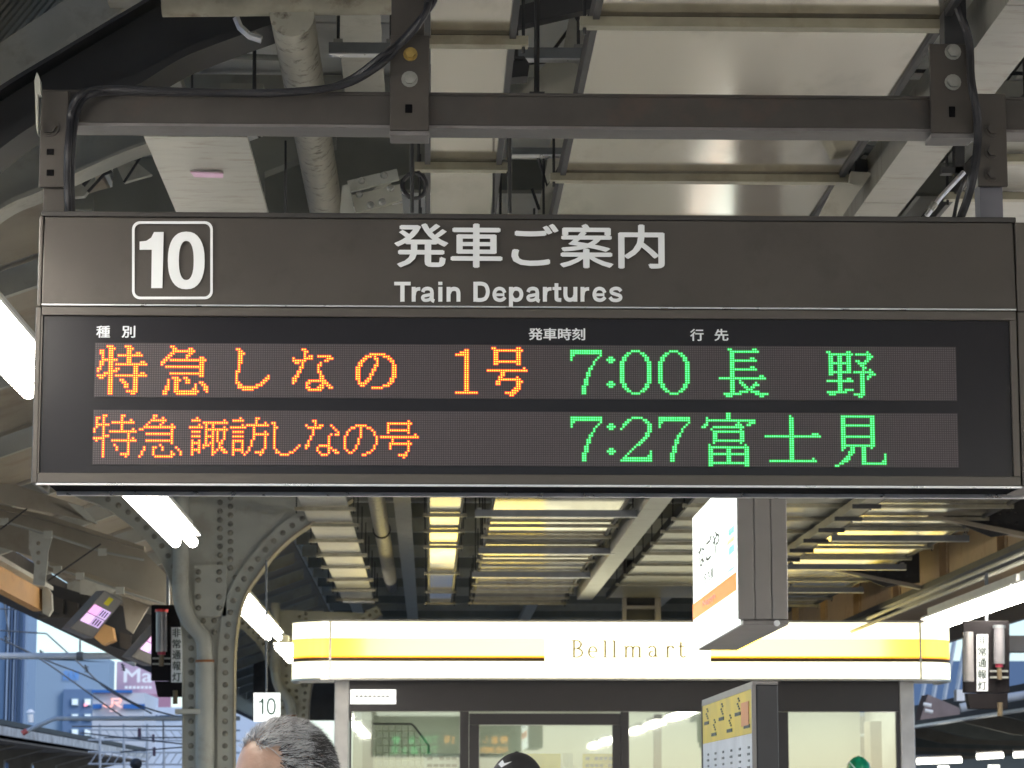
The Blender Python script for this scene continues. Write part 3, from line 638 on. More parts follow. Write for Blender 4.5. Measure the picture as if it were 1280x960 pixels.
MB().box(hx1 + .004, sx1 + .06, DS, DS + DEP, z_bot + .002, z_h - .003).build('end_cap', M_frame, sign, bevel=.003)
gx1 = xs(1263)
MB().box(gx1, hx1, DS, DS + .03, z_b1 + .0005, z_b0 - .0005).build('frame_stile', M_frame, sign)
MB().box(hx0, hx0 + .003, DS, DS + .03, z_b1 + .0005, z_b0 - .0005).build('frame_stile', M_frame, sign)
MB().box(hx0 + .0035, gx1 - .0005, DS + .010, DS + .018, z_b1 + .0005, z_b0 - .0005).build('display_window', M_black, sign)
MB().box(hx0 - .003, hx1 + .003, DS - .001, DS + .012, z_bot - .002, z_bot + .0025).build('lower_trim', M_alu, sign)
MB().box(hx0 + .02, hx1 + .05, DS + .02, DS + DEP - .03, z_bot + .004, z_bot + .0115).build('underside_panel', M_darkgap, sign)
MB().box(hx0 + .02, sx1 + .05, DS + DEP - .02, DS + DEP + .006, z_bot - .004, z_bot + .012).build('rear_trim', M_alu, sign)
# writing
text_px('発車ご案内', 494, 281.5, 829, 333.5, DS - .007, M_white, sign, .034)
def ribbon(mb, pts, w, D, t_=.001):
    n = len(pts); A, B = [], []
    for i in range(n):
        a_ = pts[max(i - 1, 0)]; c_ = pts[min(i + 1, n - 1)]; b_ = pts[i]
        d1 = (b_[0] - a_[0], b_[1] - a_[1]); d2 = (c_[0] - b_[0], c_[1] - b_[1])
        if i == 0: d1 = d2
        if i == n - 1: d2 = d1
        l1 = math.hypot(*d1) or 1; l2 = math.hypot(*d2) or 1
        n1 = (-d1[1] / l1, d1[0] / l1); n2 = (-d2[1] / l2, d2[0] / l2); m = (n1[0] + n2[0], n1[1] + n2[1]); lm = math.hypot(*m) or 1; m = (m[0] / lm, m[1] / lm)
        k = w / 2 / max(.5, m[0] * n1[0] + m[1] * n1[1])
        A.append(P(b_[0] + m[0] * k, b_[1] + m[1] * k, D)); B.append(P(b_[0] - m[0] * k, b_[1] - m[1] * k, D))
    d = Vector((0, t_, 0))
    return mb.add(A + B + [x + d for x in A + B], [(i, i + 1, n + i + 1, n + i) for i in range(n - 1)] + [(i, 2 * n + i, 2 * n + i + 1, i + 1) for i in range(n - 1)] + [(n + i, n + i + 1, 3 * n + i + 1, 3 * n + i) for i in range(n - 1)] + [(0, n, 3 * n, 2 * n), (n - 1, 3 * n - 1, 4 * n - 1, 2 * n - 1)])
def grotesque(D):
    b0, xt, cp = 377.0, 358.6, 352.2; w = 5.0; e_ = [0]
    def letter(*strokes):
        m = MB()
        for pts, ww, sm in strokes:
            e_[0] += 1; ribbon(m, smooth_px(pts, 5) if sm else pts, ww, D - .0001 * (e_[0] % 5))
        m.build('letter', M_white, sign)
    letter(([(492.7, 354.4), (513.3, 354.4)], 4.4, 0), ([(503, 356), (503, b0)], 5.4, 0))
    def r_(x): letter(([(x + 2.5, xt), (x + 2.5, b0)], w, 0), ([(x + 3, 369), (x + 4, 364), (x + 7, 361.4), (x + 10.8, 361)], 4.4, 1))
    def a_(x): letter(([(x + 2.8, 365), (x + 4.6, 361.7), (x + 9, 360.6), (x + 13, 361.8), (x + 14.3, 365.5), (x + 14.3, 372), (x + 14.8, 375.2), (x + 17.3, 376.4)], 4.5, 1),
                     ([(x + 14, 368), (x + 8.5, 369), (x + 3.8, 370.2), (x + 2.7, 372.6), (x + 4.6, 375), (x + 8.4, 375.2), (x + 12, 373.8), (x + 14, 370.5)], 4.0, 1))
    def i_(x): letter(([(x + 2.8, xt), (x + 2.8, b0)], 5.2, 0), ([(x + 2.8, cp), (x + 2.8, cp + 4)], 5.2, 0))
    def n_(x): letter(([(x + 2.5, xt), (x + 2.5, b0)], w, 0), ([(x + 3, 366.5), (x + 5, 362.6), (x + 9, 361), (x + 13.2, 362.2), (x + 14.8, 366.5), (x + 14.8, b0)], w, 1))
    def u_(x): letter(([(x + 15, xt), (x + 15, b0)], w, 0), ([(x + 14.6, 369), (x + 13, 373), (x + 8.6, 374.8), (x + 4.4, 373.4), (x + 2.6, 369), (x + 2.6, xt)], w, 1))
    def e__(x): letter(([(x + 4.5, 368.4), (x + 15.5, 368.4)], 3.4, 0), ([(x + 16.2, 370), (x + 16, 366), (x + 13.6, 362), (x + 9.3, 360.6), (x + 5, 362.2), (x + 2.8, 367.6), (x + 4.6, 373.2), (x + 9.4, 375.2), (x + 13.6, 374.2), (x + 16.4, 371.4)][1:], 4.4, 1))
    r_(514.6); a_(525.6); i_(547.6); n_(558.2)
    letter(([(594.4, cp), (594.4, b0)], 5.4, 0), ([(595, 354.6), (602, 354.6), (607.4, 357), (609.8, 364.6), (607.4, 372.2), (602, 374.8), (595, 374.8)], 4.8, 1))
    e__(615); 
    x = 636.2; letter(([(x + 2.5, xt), (x + 2.5, 383.4)], w, 0), ([(x + 3, 366), (x + 5.4, 362), (x + 9.8, 360.9), (x + 14, 363), (x + 15.6, 368), (x + 13.8, 373), (x + 9.6, 375), (x + 5.4, 373.8), (x + 3, 370)], w * .95, 1))
    a_(657.3); r_(678.6)
    x = 690.6; letter(([(x, 360.6), (x + 11, 360.6)], 3.8, 0), ([(x + 5, 354), (x + 5, 371), (x + 6, 374.4), (x + 11, 375)], 4.8, 1))
    u_(704.2); r_(725.6); e__(740)
    x = 760.6; letter(([(x + 15.6, 364), (x + 12.8, 361), (x + 7.8, 360.6), (x + 3.8, 362.6), (x + 4.2, 365.8), (x + 9, 367.8), (x + 14.4, 369.8), (x + 14.8, 373.4), (x + 10.6, 375.4), (x + 5, 374.8), (x + 1.8, 371.6)], 4.3, 1))
grotesque(DS - .0085)
# the plate with 10: rounded outline and bold numerals
def rrect(u0, u1, v0, v1, r, n=6):
    out = []
    for (cu, cv, a0) in ((u1 - r, v0 + r, -90), (u1 - r, v1 - r, 0), (u0 + r, v1 - r, 90), (u0 + r, v0 + r, 180)):
        for k in range(n + 1):
            q = R(a0 + 90 * k / n); out.append((cu + r * math.cos(q), cv + r * math.sin(q)))
    return out
def ring_px(o_, i_, D, name, m, parent, t_=.002):
    A = [P(*q, D) for q in o_]; B = [P(*q, D) for q in i_]; n = len(A); d = Vector((0, t_, 0))
    return MB().add(A + B + [x + d for x in A + B], [(i, (i + 1) % n, n + (i + 1) % n, n + i) for i in range(n)] + [(i, 2 * n + i, 2 * n + (i + 1) % n, (i + 1) % n) for i in range(n)] + [(n + i, n + (i + 1) % n, 3 * n + (i + 1) % n, 3 * n + i) for i in range(n)]).build(name, m, parent)
ring_px(rrect(165, 266, 276.5, 374, 10), rrect(168.2, 262.8, 279.7, 370.8, 7.5), DS - .007, 'number_border', M_white, sign)
MB().prism([P(u, v, DS - .007) for u, v in ((174.5, 302), (183, 301), (189, 297), (192.5, 290), (204.5, 290), (203, 360), (189, 360), (189.7, 312), (174.5, 312))], (0, .002, 0)).build('numeral', M_white, sign)
def oval(cu, cv, ru, rv, n=32, pw=.85):
    out = []
    for k in range(n):
        q = 2 * math.pi * k / n; c_, s_ = math.cos(q), math.sin(q)
        out.append((cu + ru * math.copysign(abs(c_) ** pw, c_), cv + rv * math.copysign(abs(s_) ** pw, s_)))
    return out
ring_px(oval(232.8, 325.5, 23, 36), oval(232.8, 325.5, 9.3, 24.5), DS - .007, 'numeral', M_white, sign)
DW = DS + .0085
text_px('種', 120.5, 407.5, 137.5, 422, DW, M_white, sign, .035)
text_px('別', 152.5, 407.5, 169, 422, DW, M_white, sign, .035)
text_px('発車時刻', 661, 410.5, 731, 425, DW, M_white, sign, .035)
text_px('行', 863, 411.5, 879, 426, DW, M_white, sign, .035)
text_px('先', 893.5, 411.5, 910, 426, DW, M_white, sign, .035)
# LED matrix --------------------------------------------------------
GLY = {
'A_toku': "4-6,12-14/5-7,13-15/1-2,5-6,13-14/1-2,5-6,13-14,17-18/2,5-6,9-19/2,5-6,13-14/2-8,13-14/1-2,5-6,13-14,19-20/1-2,5-6,8-21/1,5-6,16-17/0-1,5-6,8-9,16-17/0,5-8,16-17/3-6,16-17,19-20/0-3,5-6,8-21/1-2,5-6,16-17/5-6,10-11,16-17/5-6,11-12,16-17/5-6,12-13,16-17/5-6,12-13,16-17/5-6,16-17/5-6,13-17/5-6,15-16",
'A_kyu': "4-5/5-6,12-13/5-14/4-5,12-13/3-4,11-12/2-3,11,17-18/1-2,4-19/0-1,17-18/0,17-18/2-18/17-18/17-18/4-18/17-18/5-7,10-11/3,6-8,11-12/3,6-7,11-12,17-18/3,6-7,15,18-19/2-3,6-7,15,19-20/2-3,6-7,14-15,19-20/1-2,6-16,20/1-2,7-15",
'A_shi': "0-1/1-2/1-3/1-2/1-2/1-2/1-2/1/1/1/0-1/0/0,14/0,13-14/0,12-13/0-1,11-12/1-2,9-11/1-9/3-7",
'A_na': "4-5/5-6/5/5,7-8,11-16/0,5-8,15-17/0-5,14-15/1-2,4,12/4,11-12/3-4,11/3,11/2-3,11-12/2,12/1-2,12-13/0-1,12-13/0-1,7-14/0,6-7,13-15/6,12-13,15-16/6-7,11-13,16-17/7-12",
'A_no': "6-12/4-6,8,12-14/3-4,8-9,14-15/2-3,9,15-16/1-2,9,16/1-2,8-9,16-17/0-1,8,16-17/0-1,7-8,16-17/0-1,7,16-17/0-1,6-7,16-17/0-1,6,16-17/0-1,5-6,15-16/1,4-5,15-16/1-4,14-15/2-3,12-14/7-11",
'A_1': "4-5/2-5/0-5/" + "/".join(["4-5"] * 16) + "/0-9",
'A_go': "2-3,13-14/3-15/3-4,13-14/3-4,13-14/3-4,13-14/3-4,13-14/3-14/3-4,13-14//16/0-17/6-7/6-7/5-6,13/5-14/4-5,13-15/4-5,13-14/13-14/12-14/11-13/8-12/10-11",
'B_toku': "4-5,12-13/1-2,4,12/1,4,12,16/1,4,8-17/1-6,12/1,4,12/0,4,12,17/0,4,7-18/4,15/4-6,15/0-4,15,17/1,4,8-18/4,15/4,9,15/4,10,15/4,10,15/4,15/4,12-15/4,14",
'B_kyu': "6-7/6,10/5-11/4,10/3,9,14/2-15/0-1,14/14/3-14/14/14/3-14/14/9/2,6-7,10,16/2,6,10,17/1,6,14,18/1,6,14-15,18/0,7-14",
'B_su': "3/1-4,15/6-16/4,7,10/0-5,7,10,15/7-16/1-4,7,10,12,15/7,10,12,15/1-4,7-10,12,15/7,10,12,15/1,4,7,10,12,14/1-4,7,9-10,13-14/1,4,6-8,10,13/1,4,6,10,13-14/1-4,10,12,14-15/1,4,10-11,15-16/1,10",
'B_wa': "4,11-12/1-5,11/11,15/5,7-16/0-6,10/10/1-5,10,15/10-16/1-5,10,15/10,15/1-5,9,15/1,5,9,15/1,5,9,15/1,5,8,15/1-5,8,14/1,5,7,11-14/1,6,13",
'B_shi': "0-1/1/1-2/1/1/1/1/1/1/1/1,12/1,11/2,10/2-3,8-9/4-7",
'B_na': "3-4/4/0,4,6-7,11/1-6,12/3,13/3,14/3,11,13-14/2,10/2,10/1,10/1,10/0-1,6-10/0,5,10-11/5,10,12-13/6,10,13-14/7-9",
'B_no': "5-9/3-4,7,10-11/2,7,12/1,7,13/1,7,13/0,7,14/0,6,14/0,6,14/0,6,14/0,5,13/0,5,13/1,4,12/2-3,10-11/8-9",
'B_go': "12/3-13/3,12/3,12/3-12/3,12/15/0-16/5/5,12/4-13/4,12/4,12/12/11/8-11/10",
'C_7': "0-13/0-13/0-1,13/0,12/0,11/10/10/9/8-9/8/7-8/7-8/7/6-7/6-7/6-7/5-6/5-6/5-6/5-6",
'C_c': "///1-2/0-3/1-2/////////1-2/0-3/1-2",
'C_0': "5-8/3-4,9-10/2-3,10-11/1-2,11-12/1-2,11-12/" + "/".join(["0-1,12-13"] * 10) + "/1-2,11-12/1-2,11-12/2-3,10-11/3-4,9-10/5-8",
'C_2': "5-9/3-4,10-11/2-3,11-12/1-2,12-13/1,12-13/0,12-13/12-13/11-12/11-12/10-11/9-10/8-9/7-8/6/5/4,13/3,13/2,12-13/1-13/0-13",
'D_naga': "4-5,15-16/5-17/5-6/5-6/5-6,14-15/5-16/5-6/5-6/5-6,14-15/5-16/5-6/5-6/5-6,18-19/0-20/5-6,9/5-6,9-10,16/5-6,10-11,15-17/5-6,11-12,14-15/5-6,12-14/5-6,9-12,14-17/2-9,16-21/3-5,18-19",
'D_no': "0-1,9-10,18/1-11,13-19/1-2,5-6,9-10,18-20/1-2,5-6,9-10,18-19/1-2,5-6,9-10,13-14,17-18/1-10,14-17/1-2,5-6,9-10,15-16/1-2,5-6,9-10,16-17/1-2,5-6,9-10,16,19/1-10,12-20/1-2,5-6,15-16,19-21/5-6,15-16,18-19/5-6,9-10,15-16,18/0-11,15-16/5-6,15-16/5-6,15-16/5-6,15-16/5-6,8-11,15-16/0-8,15-16/1-3,12-16/14-15",
'E_fu': "11-12/11-12/2,11-12/2-23/2,16,21-23/1-2,15-17,20-21/0-1,5-18/4,17/5-18/5-6,17-18/5-6,17-18/5-6,17-18/5-18/5,17/3,19/3-20/3-4,11-12,19-20/3-4,11-12,19-20/3-20/3-4,11-12,19-20/3-4,11-12,19-20/3-4,11-12,19-20/3-20/3-4,19-20",
'E_ji': "11/" + "/".join(["11-12"] * 7) + "/11-12,21-23/0-24/" + "/".join(["11-12"] * 9) + "/11-12,21/2-22",
'E_mi': "3-17/3-4,16-17/3-4,16-17/3-4,16-17/3-17/3-4,16-17/3-4,16-17/3-4,16-17/3-4,16-17/3-17/3-4,16-17/3-4,16-17/3-4,16-17/3-17/3-4,7-8,12-13,16/3,7-8,12-13/6-8,12-13/6-7,12-13,22/5-6,12-13,22/4-6,12-13,22/3-5,12-13,21-22/2-3,12-22/0-1"}
L1 = [('A_toku', 1, 1), ('A_kyu', 29, 1), ('A_shi', 62, 2), ('A_na', 87, 2), ('A_no', 115, 4), ('A_1', 159, 2), ('A_go', 173, 1)]
L1g = [('C_7', 209.6, 2), ('C_c', 225.6, 2), ('C_0', 231.6, 2), ('C_0', 248.6, 2), ('D_naga', 276, 1), ('D_no', 324, 2)]
L2 = [('B_toku', 0, 2), ('B_kyu', 20, 2), ('B_su', 42, 3), ('B_wa', 60, 3), ('B_shi', 78, 5), ('B_na', 93, 4), ('B_no', 110, 6), ('B_go', 126, 4)]
L2g = [('C_7', 209.6, 2), ('C_c', 225.6, 2), ('C_2', 231.6, 2), ('C_7', 248.6, 2), ('E_fu', 268, 0), ('E_ji', 296, 1), ('E_mi', 327, 1)]
NC = 382
lx0, lx1 = xs(118.7), xs(1195); pit = (lx1 - lx0) / NC
def cells(lines):
    out = []
    for g_, c0, r0 in lines:
        c0 = int(round(c0))
        for r_, row in enumerate(GLY[g_].split('/')):
            for run in row.split(','):
                if not run: continue
                a_, _, b_ = run.partition('-'); b_ = b_ or a_
                out += [(c, r0 + r_) for c in range(c0 + int(a_), c0 + int(b_) + 1)]
    return set(out)
M_module = mat('led_module', (.024, .019, .023), .5, 0, .08, 30)
M_lens = mat('unlit_lens', (.10, .082, .092), .5, 0, .1, 200)
def led_mat(name, core, halo, sc, sr):
    a_ = emat(name + '_core', core, sc, (.1, .1, .1)); b_ = emat(name + '_halo', halo, sr, (.05, .03, .03)); return a_, b_
OR = led_mat('orange_led', (1, .40, .02), (1, .012, .006), 2.7, 1.05)
GR = led_mat('green_led', (.10, 1, .32), (.0, .55, .03), 1.55, .62)
zt1 = zs(430.7); zt2 = zs(514.2)
hexa = [(math.cos(i * math.pi / 3 + .5), math.sin(i * math.pi / 3 + .5)) for i in range(6)]
def led_line(zt, sets, back=False):
    pan = MB().box(lx0 - .001, lx1 + .001, DW - .001, DW + .0015, zt - 24 * pit - .001, zt + .001).build('led_panel', M_module, sign)
    lit_all = set().union(*[s_ for s_, _ in sets])
    un = MB(); vs = []; fs = []
    y = DW - .0016; q = pit * .36
    for r_ in range(24):
        for c in range(NC):
            if (c, r_) in lit_all: continue
            x = lx0 + (c + .5) * pit; z = zt - (r_ + .5) * pit; n = len(vs)
            vs += [(x - q, y, z - q), (x + q, y, z - q), (x + q, y, z + q), (x - q, y, z + q)]; fs.append((n, n + 1, n + 2, n + 3))
    me = bpy.data.meshes.new('unlit_lamps'); me.from_pydata(vs, [], fs); me.update()
    o = link('unlit_lamps', me, M_lens, pan, kind='stuff')
    for s_, (mc, mr_) in sets:
        vc, fc, vr, fr = [], [], [], []
        for (c, r_) in s_:
            x = lx0 + (c + .5) * pit; z = zt - (r_ + .5) * pit
            n = len(vr); q1 = pit * .62  # oversized glowing quad paints the coloured halo round each lit dot
            vr += [(x - q1, y - .0002, z - q1), (x + q1, y - .0002, z - q1), (x + q1, y - .0002, z + q1), (x - q1, y - .0002, z + q1)]; fr.append((n, n + 1, n + 2, n + 3))
            n = len(vc); vc += [(x + h_[0] * pit * .36, y - .0006, z + h_[1] * pit * .33) for h_ in hexa] + [(x, y - .0016, z)]
            fc += [(n + i, n + (i + 1) % 6, n + 6) for i in range(6)]
        for nm, v_, f_, m_ in (('lit_lamp_halos', vr, fr, mr_), ('lit_lamps', vc, fc, mc)):
            me = bpy.data.meshes.new(nm); me.from_pydata(v_, [], f_); me.update(); link(nm, me, m_, pan, kind='stuff')
    return pan
led_line(zt1, [(cells(L1), OR), (cells(L1g), GR)])
led_line(zt2, [(cells(L2), OR), (cells(L2g), GR)])
YB = DS + DEP + .001
MB().box(hx0, hx1, YB, YB + .004, z_b1, z_b0).build('rear_display_window', M_black, sign)
def rear(zt, sets):
    for s_, (mc, _) in sets:
        vs, fs = [], []
        for (c, r_) in s_:
            x = lx0 + lx1 - (lx0 + (c + .5) * pit); z = zt - (r_ + .5) * pit; n = len(vs); q = pit * .45
            vs += [(x - q, YB + .006, z - q), (x + q, YB + .006, z - q), (x + q, YB + .006, z + q), (x - q, YB + .006, z + q)]; fs.append((n + 3, n + 2, n + 1, n))
        me = bpy.data.meshes.new('rear_lit_lamps'); me.from_pydata(vs, [], fs); me.update(); link('rear_lit_lamps', me, mc, sign, kind='stuff')
rear(zt1, [(cells(L1), OR), (cells(L1g), GR)]); rear(zt2, [(cells(L2), OR), (cells(L2g), GR)])
# ================================================================== HANGER FRAME OF THE SIGN
HF = thing('sign_beam', 'long brown channel beam that carries the departure board', 'beam', P(640, 140, 6.69))
bz0, bz1 = PZ(640, 157, 6.69), PZ(640, 120, 6.69); bx0, bx1 = PX(50, 140, 6.69), PX(1330, 140, 6.69)
MB().box(bx0, bx1, 6.69, 6.702, bz0, bz1).build('web', M_beam, HF, bevel=.002)
MB().box(bx0, bx1, 6.6905, 6.79, bz0 - .008, bz0 - .0005).build('bottom_flange', M_lip, HF)
MB().box(bx0, bx1, 6.6905, 6.79, bz1 + .0005, bz1 + .008).build('top_flange', M_beam, HF)
def plate(u0, u1, v0, v1, D, label, bolts, slots, lip=True, post=None, postm=M_plate):
    t = thing('hanger_plate', label, 'hanger plate', P((u0 + u1) / 2, v1, D), 'hanger plates on the beam')
    A = P(u0, v1, D); B = P(u1, v0, D)
    MB().box(A.x, B.x, D, D + .012, A.z, B.z).build('plate', M_plate, t, bevel=.003)
    if lip: MB().box(A.x - .0, B.x, D + .001, D + .09, A.z - .012, A.z - .0005).build('lip', M_lip, t, bevel=.002)
    for (u, v, m, r_) in bolts:
        c = P(u, v, D - .001); MB().tube([c, c - Vector((0, .012, 0))], r_, 6).build('bolt', m, t)
        MB().tube([c, c - Vector((0, .003, 0))], r_ * 1.4, 14).build('washer', m, t)
    for (u, v, w, h_) in slots:
        c = P(u, v, D); MB().box(c.x - w, c.x + w, D - .0035, D - .0005, c.z - h_, c.z + h_).build('slot', M_darkgap, t, bevel=.0025)
    if post:
        u2, u3, v2, v3 = post; A = P(u2, v3, D + .03); B = P(u3, v2, D + .03)
        MB().box(A.x, B.x, D + .02, D + .09, A.z, B.z).build('post', postm, t, bevel=.002)
    return t
plate(487, 537, 44, 163, 6.665, 'middle hanger plate with one brass and one bright bolt', [(513, 68, M_brass, .013), (512, 99, M_zinc, .015)], [(511, 136, .009, .011)], post=(489, 531, -60, 46))
plate(1164, 1215, 55, 166, 6.665, 'right hanger plate with two dull hexagon bolts', [(1191, 65, M_zinc, .015), (1191, 103, M_zinc, .015)], [(1190, 140, .008, .014)], post=(1180, 1205, -60, 56), postm=M_dark)
plate(48, 86, 113, 234, 6.655, 'left end hanger of the board with three bolts', [(62, 159, M_plate, .018)], [(63, 190, .009, .008), (63, 216, .009, .008)], lip=False, post=(54, 82, 230, 274))
plate(1223, 1257, 117, 233, 6.655, 'right end hanger of the board with three bolts', [(1240, 162, M_plate, .013), (1240, 190, M_plate, .013), (1240, 218, M_plate, .013)], [], lip=False, post=(1225, 1252, 230, 276), postm=mat('blue_grey_post', (.14, .14, .165), .4, .2))
tag(MB().pix([(45, 160), (43, 100), (46, 90), (50, 100), (51, 118), (47, 118), (47, 168)], 6.6, .03).build('edge_strip', M_lgrey), 'pale curved edge strip left of the left hanger', 'strip')
def cable(pts, D, r_, lab, n=6):
    q = smooth_px(pts, n); o = MB().tube([P(u, v, D + .02 * math.sin(i * .5)) for i, (u, v) in enumerate(q)], r_, 8).build('cable', M_cable, smooth=True)
    return tag(o, lab, 'cable', 'black cables around the beam')
cable([(86, 272), (84, 220), (86, 170), (90, 135), (105, 116), (140, 111), (200, 113), (300, 116), (370, 114), (430, 106), (470, 85), (497, 60), (530, 20), (540, -20)], 6.62, .009, 'upper black cable looping from the board up over the beam')
cable([(90, 272), (89, 220), (92, 165), (100, 130), (118, 117), (160, 115), (240, 116), (330, 117), (400, 112), (440, 98), (480, 68), (505, 48), (540, 5), (548, -20)], 6.64, .009, 'lower black cable looping from the board up over the beam')
cable([(1200, 274), (1212, 240), (1220, 200), (1222, 150), (1214, 100), (1211, 50), (1198, 10), (1190, -20)], 6.63, .011, 'thick black cable beside the right hanger')
cable([(1192, 274), (1198, 245), (1208, 220)], 6.85, .005, 'thin black cable left of the right hanger')
# ================================================================== STATION NAME SIGN (LCD style box)
d0, d1 = 12.0, 14.02
xa = PX(922, 700, d0); xb = PX(985, 700, d0); zb = PZ(926, 780, d0); zt = EYE + 1.47
t = thing('station_name_sign', 'lit white hanging station name box with an orange stripe, seen from its end', 'sign', ((xa + xb) / 2, d0, zb))
MB().box(xa + .012, xb - .004, d0 + .01, d1, zb + .02, zt).build('housing', M_lid, t, bevel=.006)
w3 = (xb - xa) / 3
for i in range(3): MB().box(xa + w3 * i + (.002 if i else 0), xa + w3 * (i + 1) - .003, d0, d0 + .02, zb + .02 - (.0 if i else 0), zt).build('end_strip', M_lid, t, bevel=.004)
MB().box(xa + .02, xb, d0 + .005, d1, zb - .004, zb + .018).build('bottom_cover', M_lid, t, bevel=.005)
c = P(971, 779, d0 - .001); MB().tube([c, c - Vector((0, .006, 0))], .014, 16).build('screw', M_white, t)
M_face = emat('sign_face', (.93, 1, .93), 1.15)
MB().box(xa - .004, xa + .011, d0 + .01, d1 - .01, zb + .0, zt - .005).build('lit_face', M_face, t)
fx = xa - .0055
def on_face(y0, y1, z0, z1, m, nm): MB().box(fx - .002, fx, y0, y1, z0, z1).build(nm, m, t)
zf = lambda v: PZ(920, v, d0 + .02)
on_face(d0 + .012, d1 - .012, zf(738), zf(715), emat('orange_stripe', (1, .26, .03), .6, (.8, .25, .04)), 'orange_stripe')
def ftext(body, y_far, y_near, z0, z1, m, bold=.01): text(body, (fx - .003, y_far, z0), (0, -1, 0), (0, 0, 1), y_far - y_near, z1 - z0, m, t, bold)
M_ink = mat('dark_ink', (.03, .05, .04), .5)
ftext('なごや', d1 - .35, d1 - 1.35, zf(672), zf(640), M_ink, .02)
ftext('名古屋', d1 - .6, d1 - 1.1, zf(700), zf(685), M_ink, .01)
ftext('Nagoya', d1 - .55, d1 - 1.15, zf(732), zf(721), M_white, .01)
for i, (v0, v1, cc) in enumerate(((655, 664, (.1, .6, .5)), (668, 674, (1, .7, .2)), (678, 688, (.1, .55, .75)), (706, 709, (.1, .6, .5)))):
    on_face(d0 + .06, d0 + .30 + .05 * (i % 2), zf(v1), zf(v0), emat('sign_patch%d' % i, cc, .8), 'colour_patch')
for x in (xa + .05, xb - .05): MB().tube([(x, d0 + .5, zt), (x, d0 + .5, EYE + 2.9)], .012, 8).build('hanger', M_strut, t)
# timetable board
d0, d1 = 9.1, 10.8
xa = PX(941, 900, d0); xb = PX(973, 900, d0); ztb = PZ(941, 856, d0)
t = thing('timetable_board', 'standing timetable board with yellow top in front of the shop', 'timetable', ((xa + xb) / 2, d0, 0))
MB().box(xa + .012, xb, d0, d1, .25, ztb).build('housing', mat('black_housing', (.045, .045, .05), .4, .2), t, bevel=.004)
MB().box(xa, xb + .001, d0 - .001, d1 + .001, ztb + .0005, ztb + .012).build('top_frame', M_lid, t)
MB().box(xa - .002, xa + .0115, d0 - .001, d0 + .018, .25, ztb).build('frame_stile', M_lid, t)
MB().box(xa - .002, xa + .0115, d1 - .02, d1 + .001, .25, ztb).build('frame_stile', M_dark, t)
MB().box(xa - .002, xa + .0115, d0 + .0185, d1 - .0205, ztb - .012, ztb).build('frame_rail', M_lid, t)
zyl = PZ(930, 916, d0)
MB().box(xa + .0, xa + .011, d0 + .02, d1 - .021, zyl, ztb - .0125).build('yellow_sheet', mat('yellow_sheet', (.75, .58, .08), .5), t)
MB().box(xa + .0, xa + .011, d0 + .02, d1 - .021, .5, zyl - .001).build('white_sheet', mat('white_sheet', (.7, .72, .76), .5), t)
for i in range(6):
    y = d0 + .08 + i * .27; zz = zyl + (.07 if i % 2 else .02)
    MB().box(xa - .0025, xa - .0005, y, y + .17, zz, zz + .012).build('printed_bar', M_ink, t)
    for k in range(5):
        MB().box(xa - .0025, xa - .0005, y + .02 + .025 * (k % 3), y + .05 + .025 * (k % 3), zz + .02 + .009 * k, zz + .026 + .009 * k).build('printed_mark', M_ink, t)
        MB().box(xa - .0025, xa - .0005, y + .01, y + .06 + .02 * (k % 2), zyl - .05 - .022 * k, zyl - .042 - .022 * k).build('printed_mark', M_strut, t)
MB().box(xa - .003, xa - .0005, d0 + .1, d0 + .32, ztb - .13, ztb - .05).build('red_notice', mat('red_notice', (.7, .3, .12), .5), t)
for yy in (d0 + .1, d1 - .16): MB().box(xa + .02, xb - .01, yy, yy + .06, 0, .249).build('leg', M_strut, t)
# small number plate 10
t = thing('number_plate', 'small lit white plate reading 10 above the grey haired man', 'number plate', P(333, 880, 18))
MB().pix([(317, 866), (350, 866), (350, 902), (317, 902)], 18, .04).build('plate', emat('plate_white', (.95, 1, .98), .85), t)
M_gi = mat('green_ink', (.02, .10, .06), .5)
MB().prism([P(u, v, 17.99) for u, v in ((323, 877), (326, 876), (327.5, 873), (329.3, 873), (329.3, 893), (327.2, 893), (327.2, 878), (323, 878.5))], (0, .005, 0)).build('numeral', M_gi, t)
ring_px(oval(339, 883, 5.6, 10.4), oval(339, 883, 3.6, 8.2), 17.99, 'numeral', M_gi, t, .005)
MB().tube([P(333, 866, 18.02), P(333, 700, 18.02)], .008, 6).build('hanger', M_strut, t)
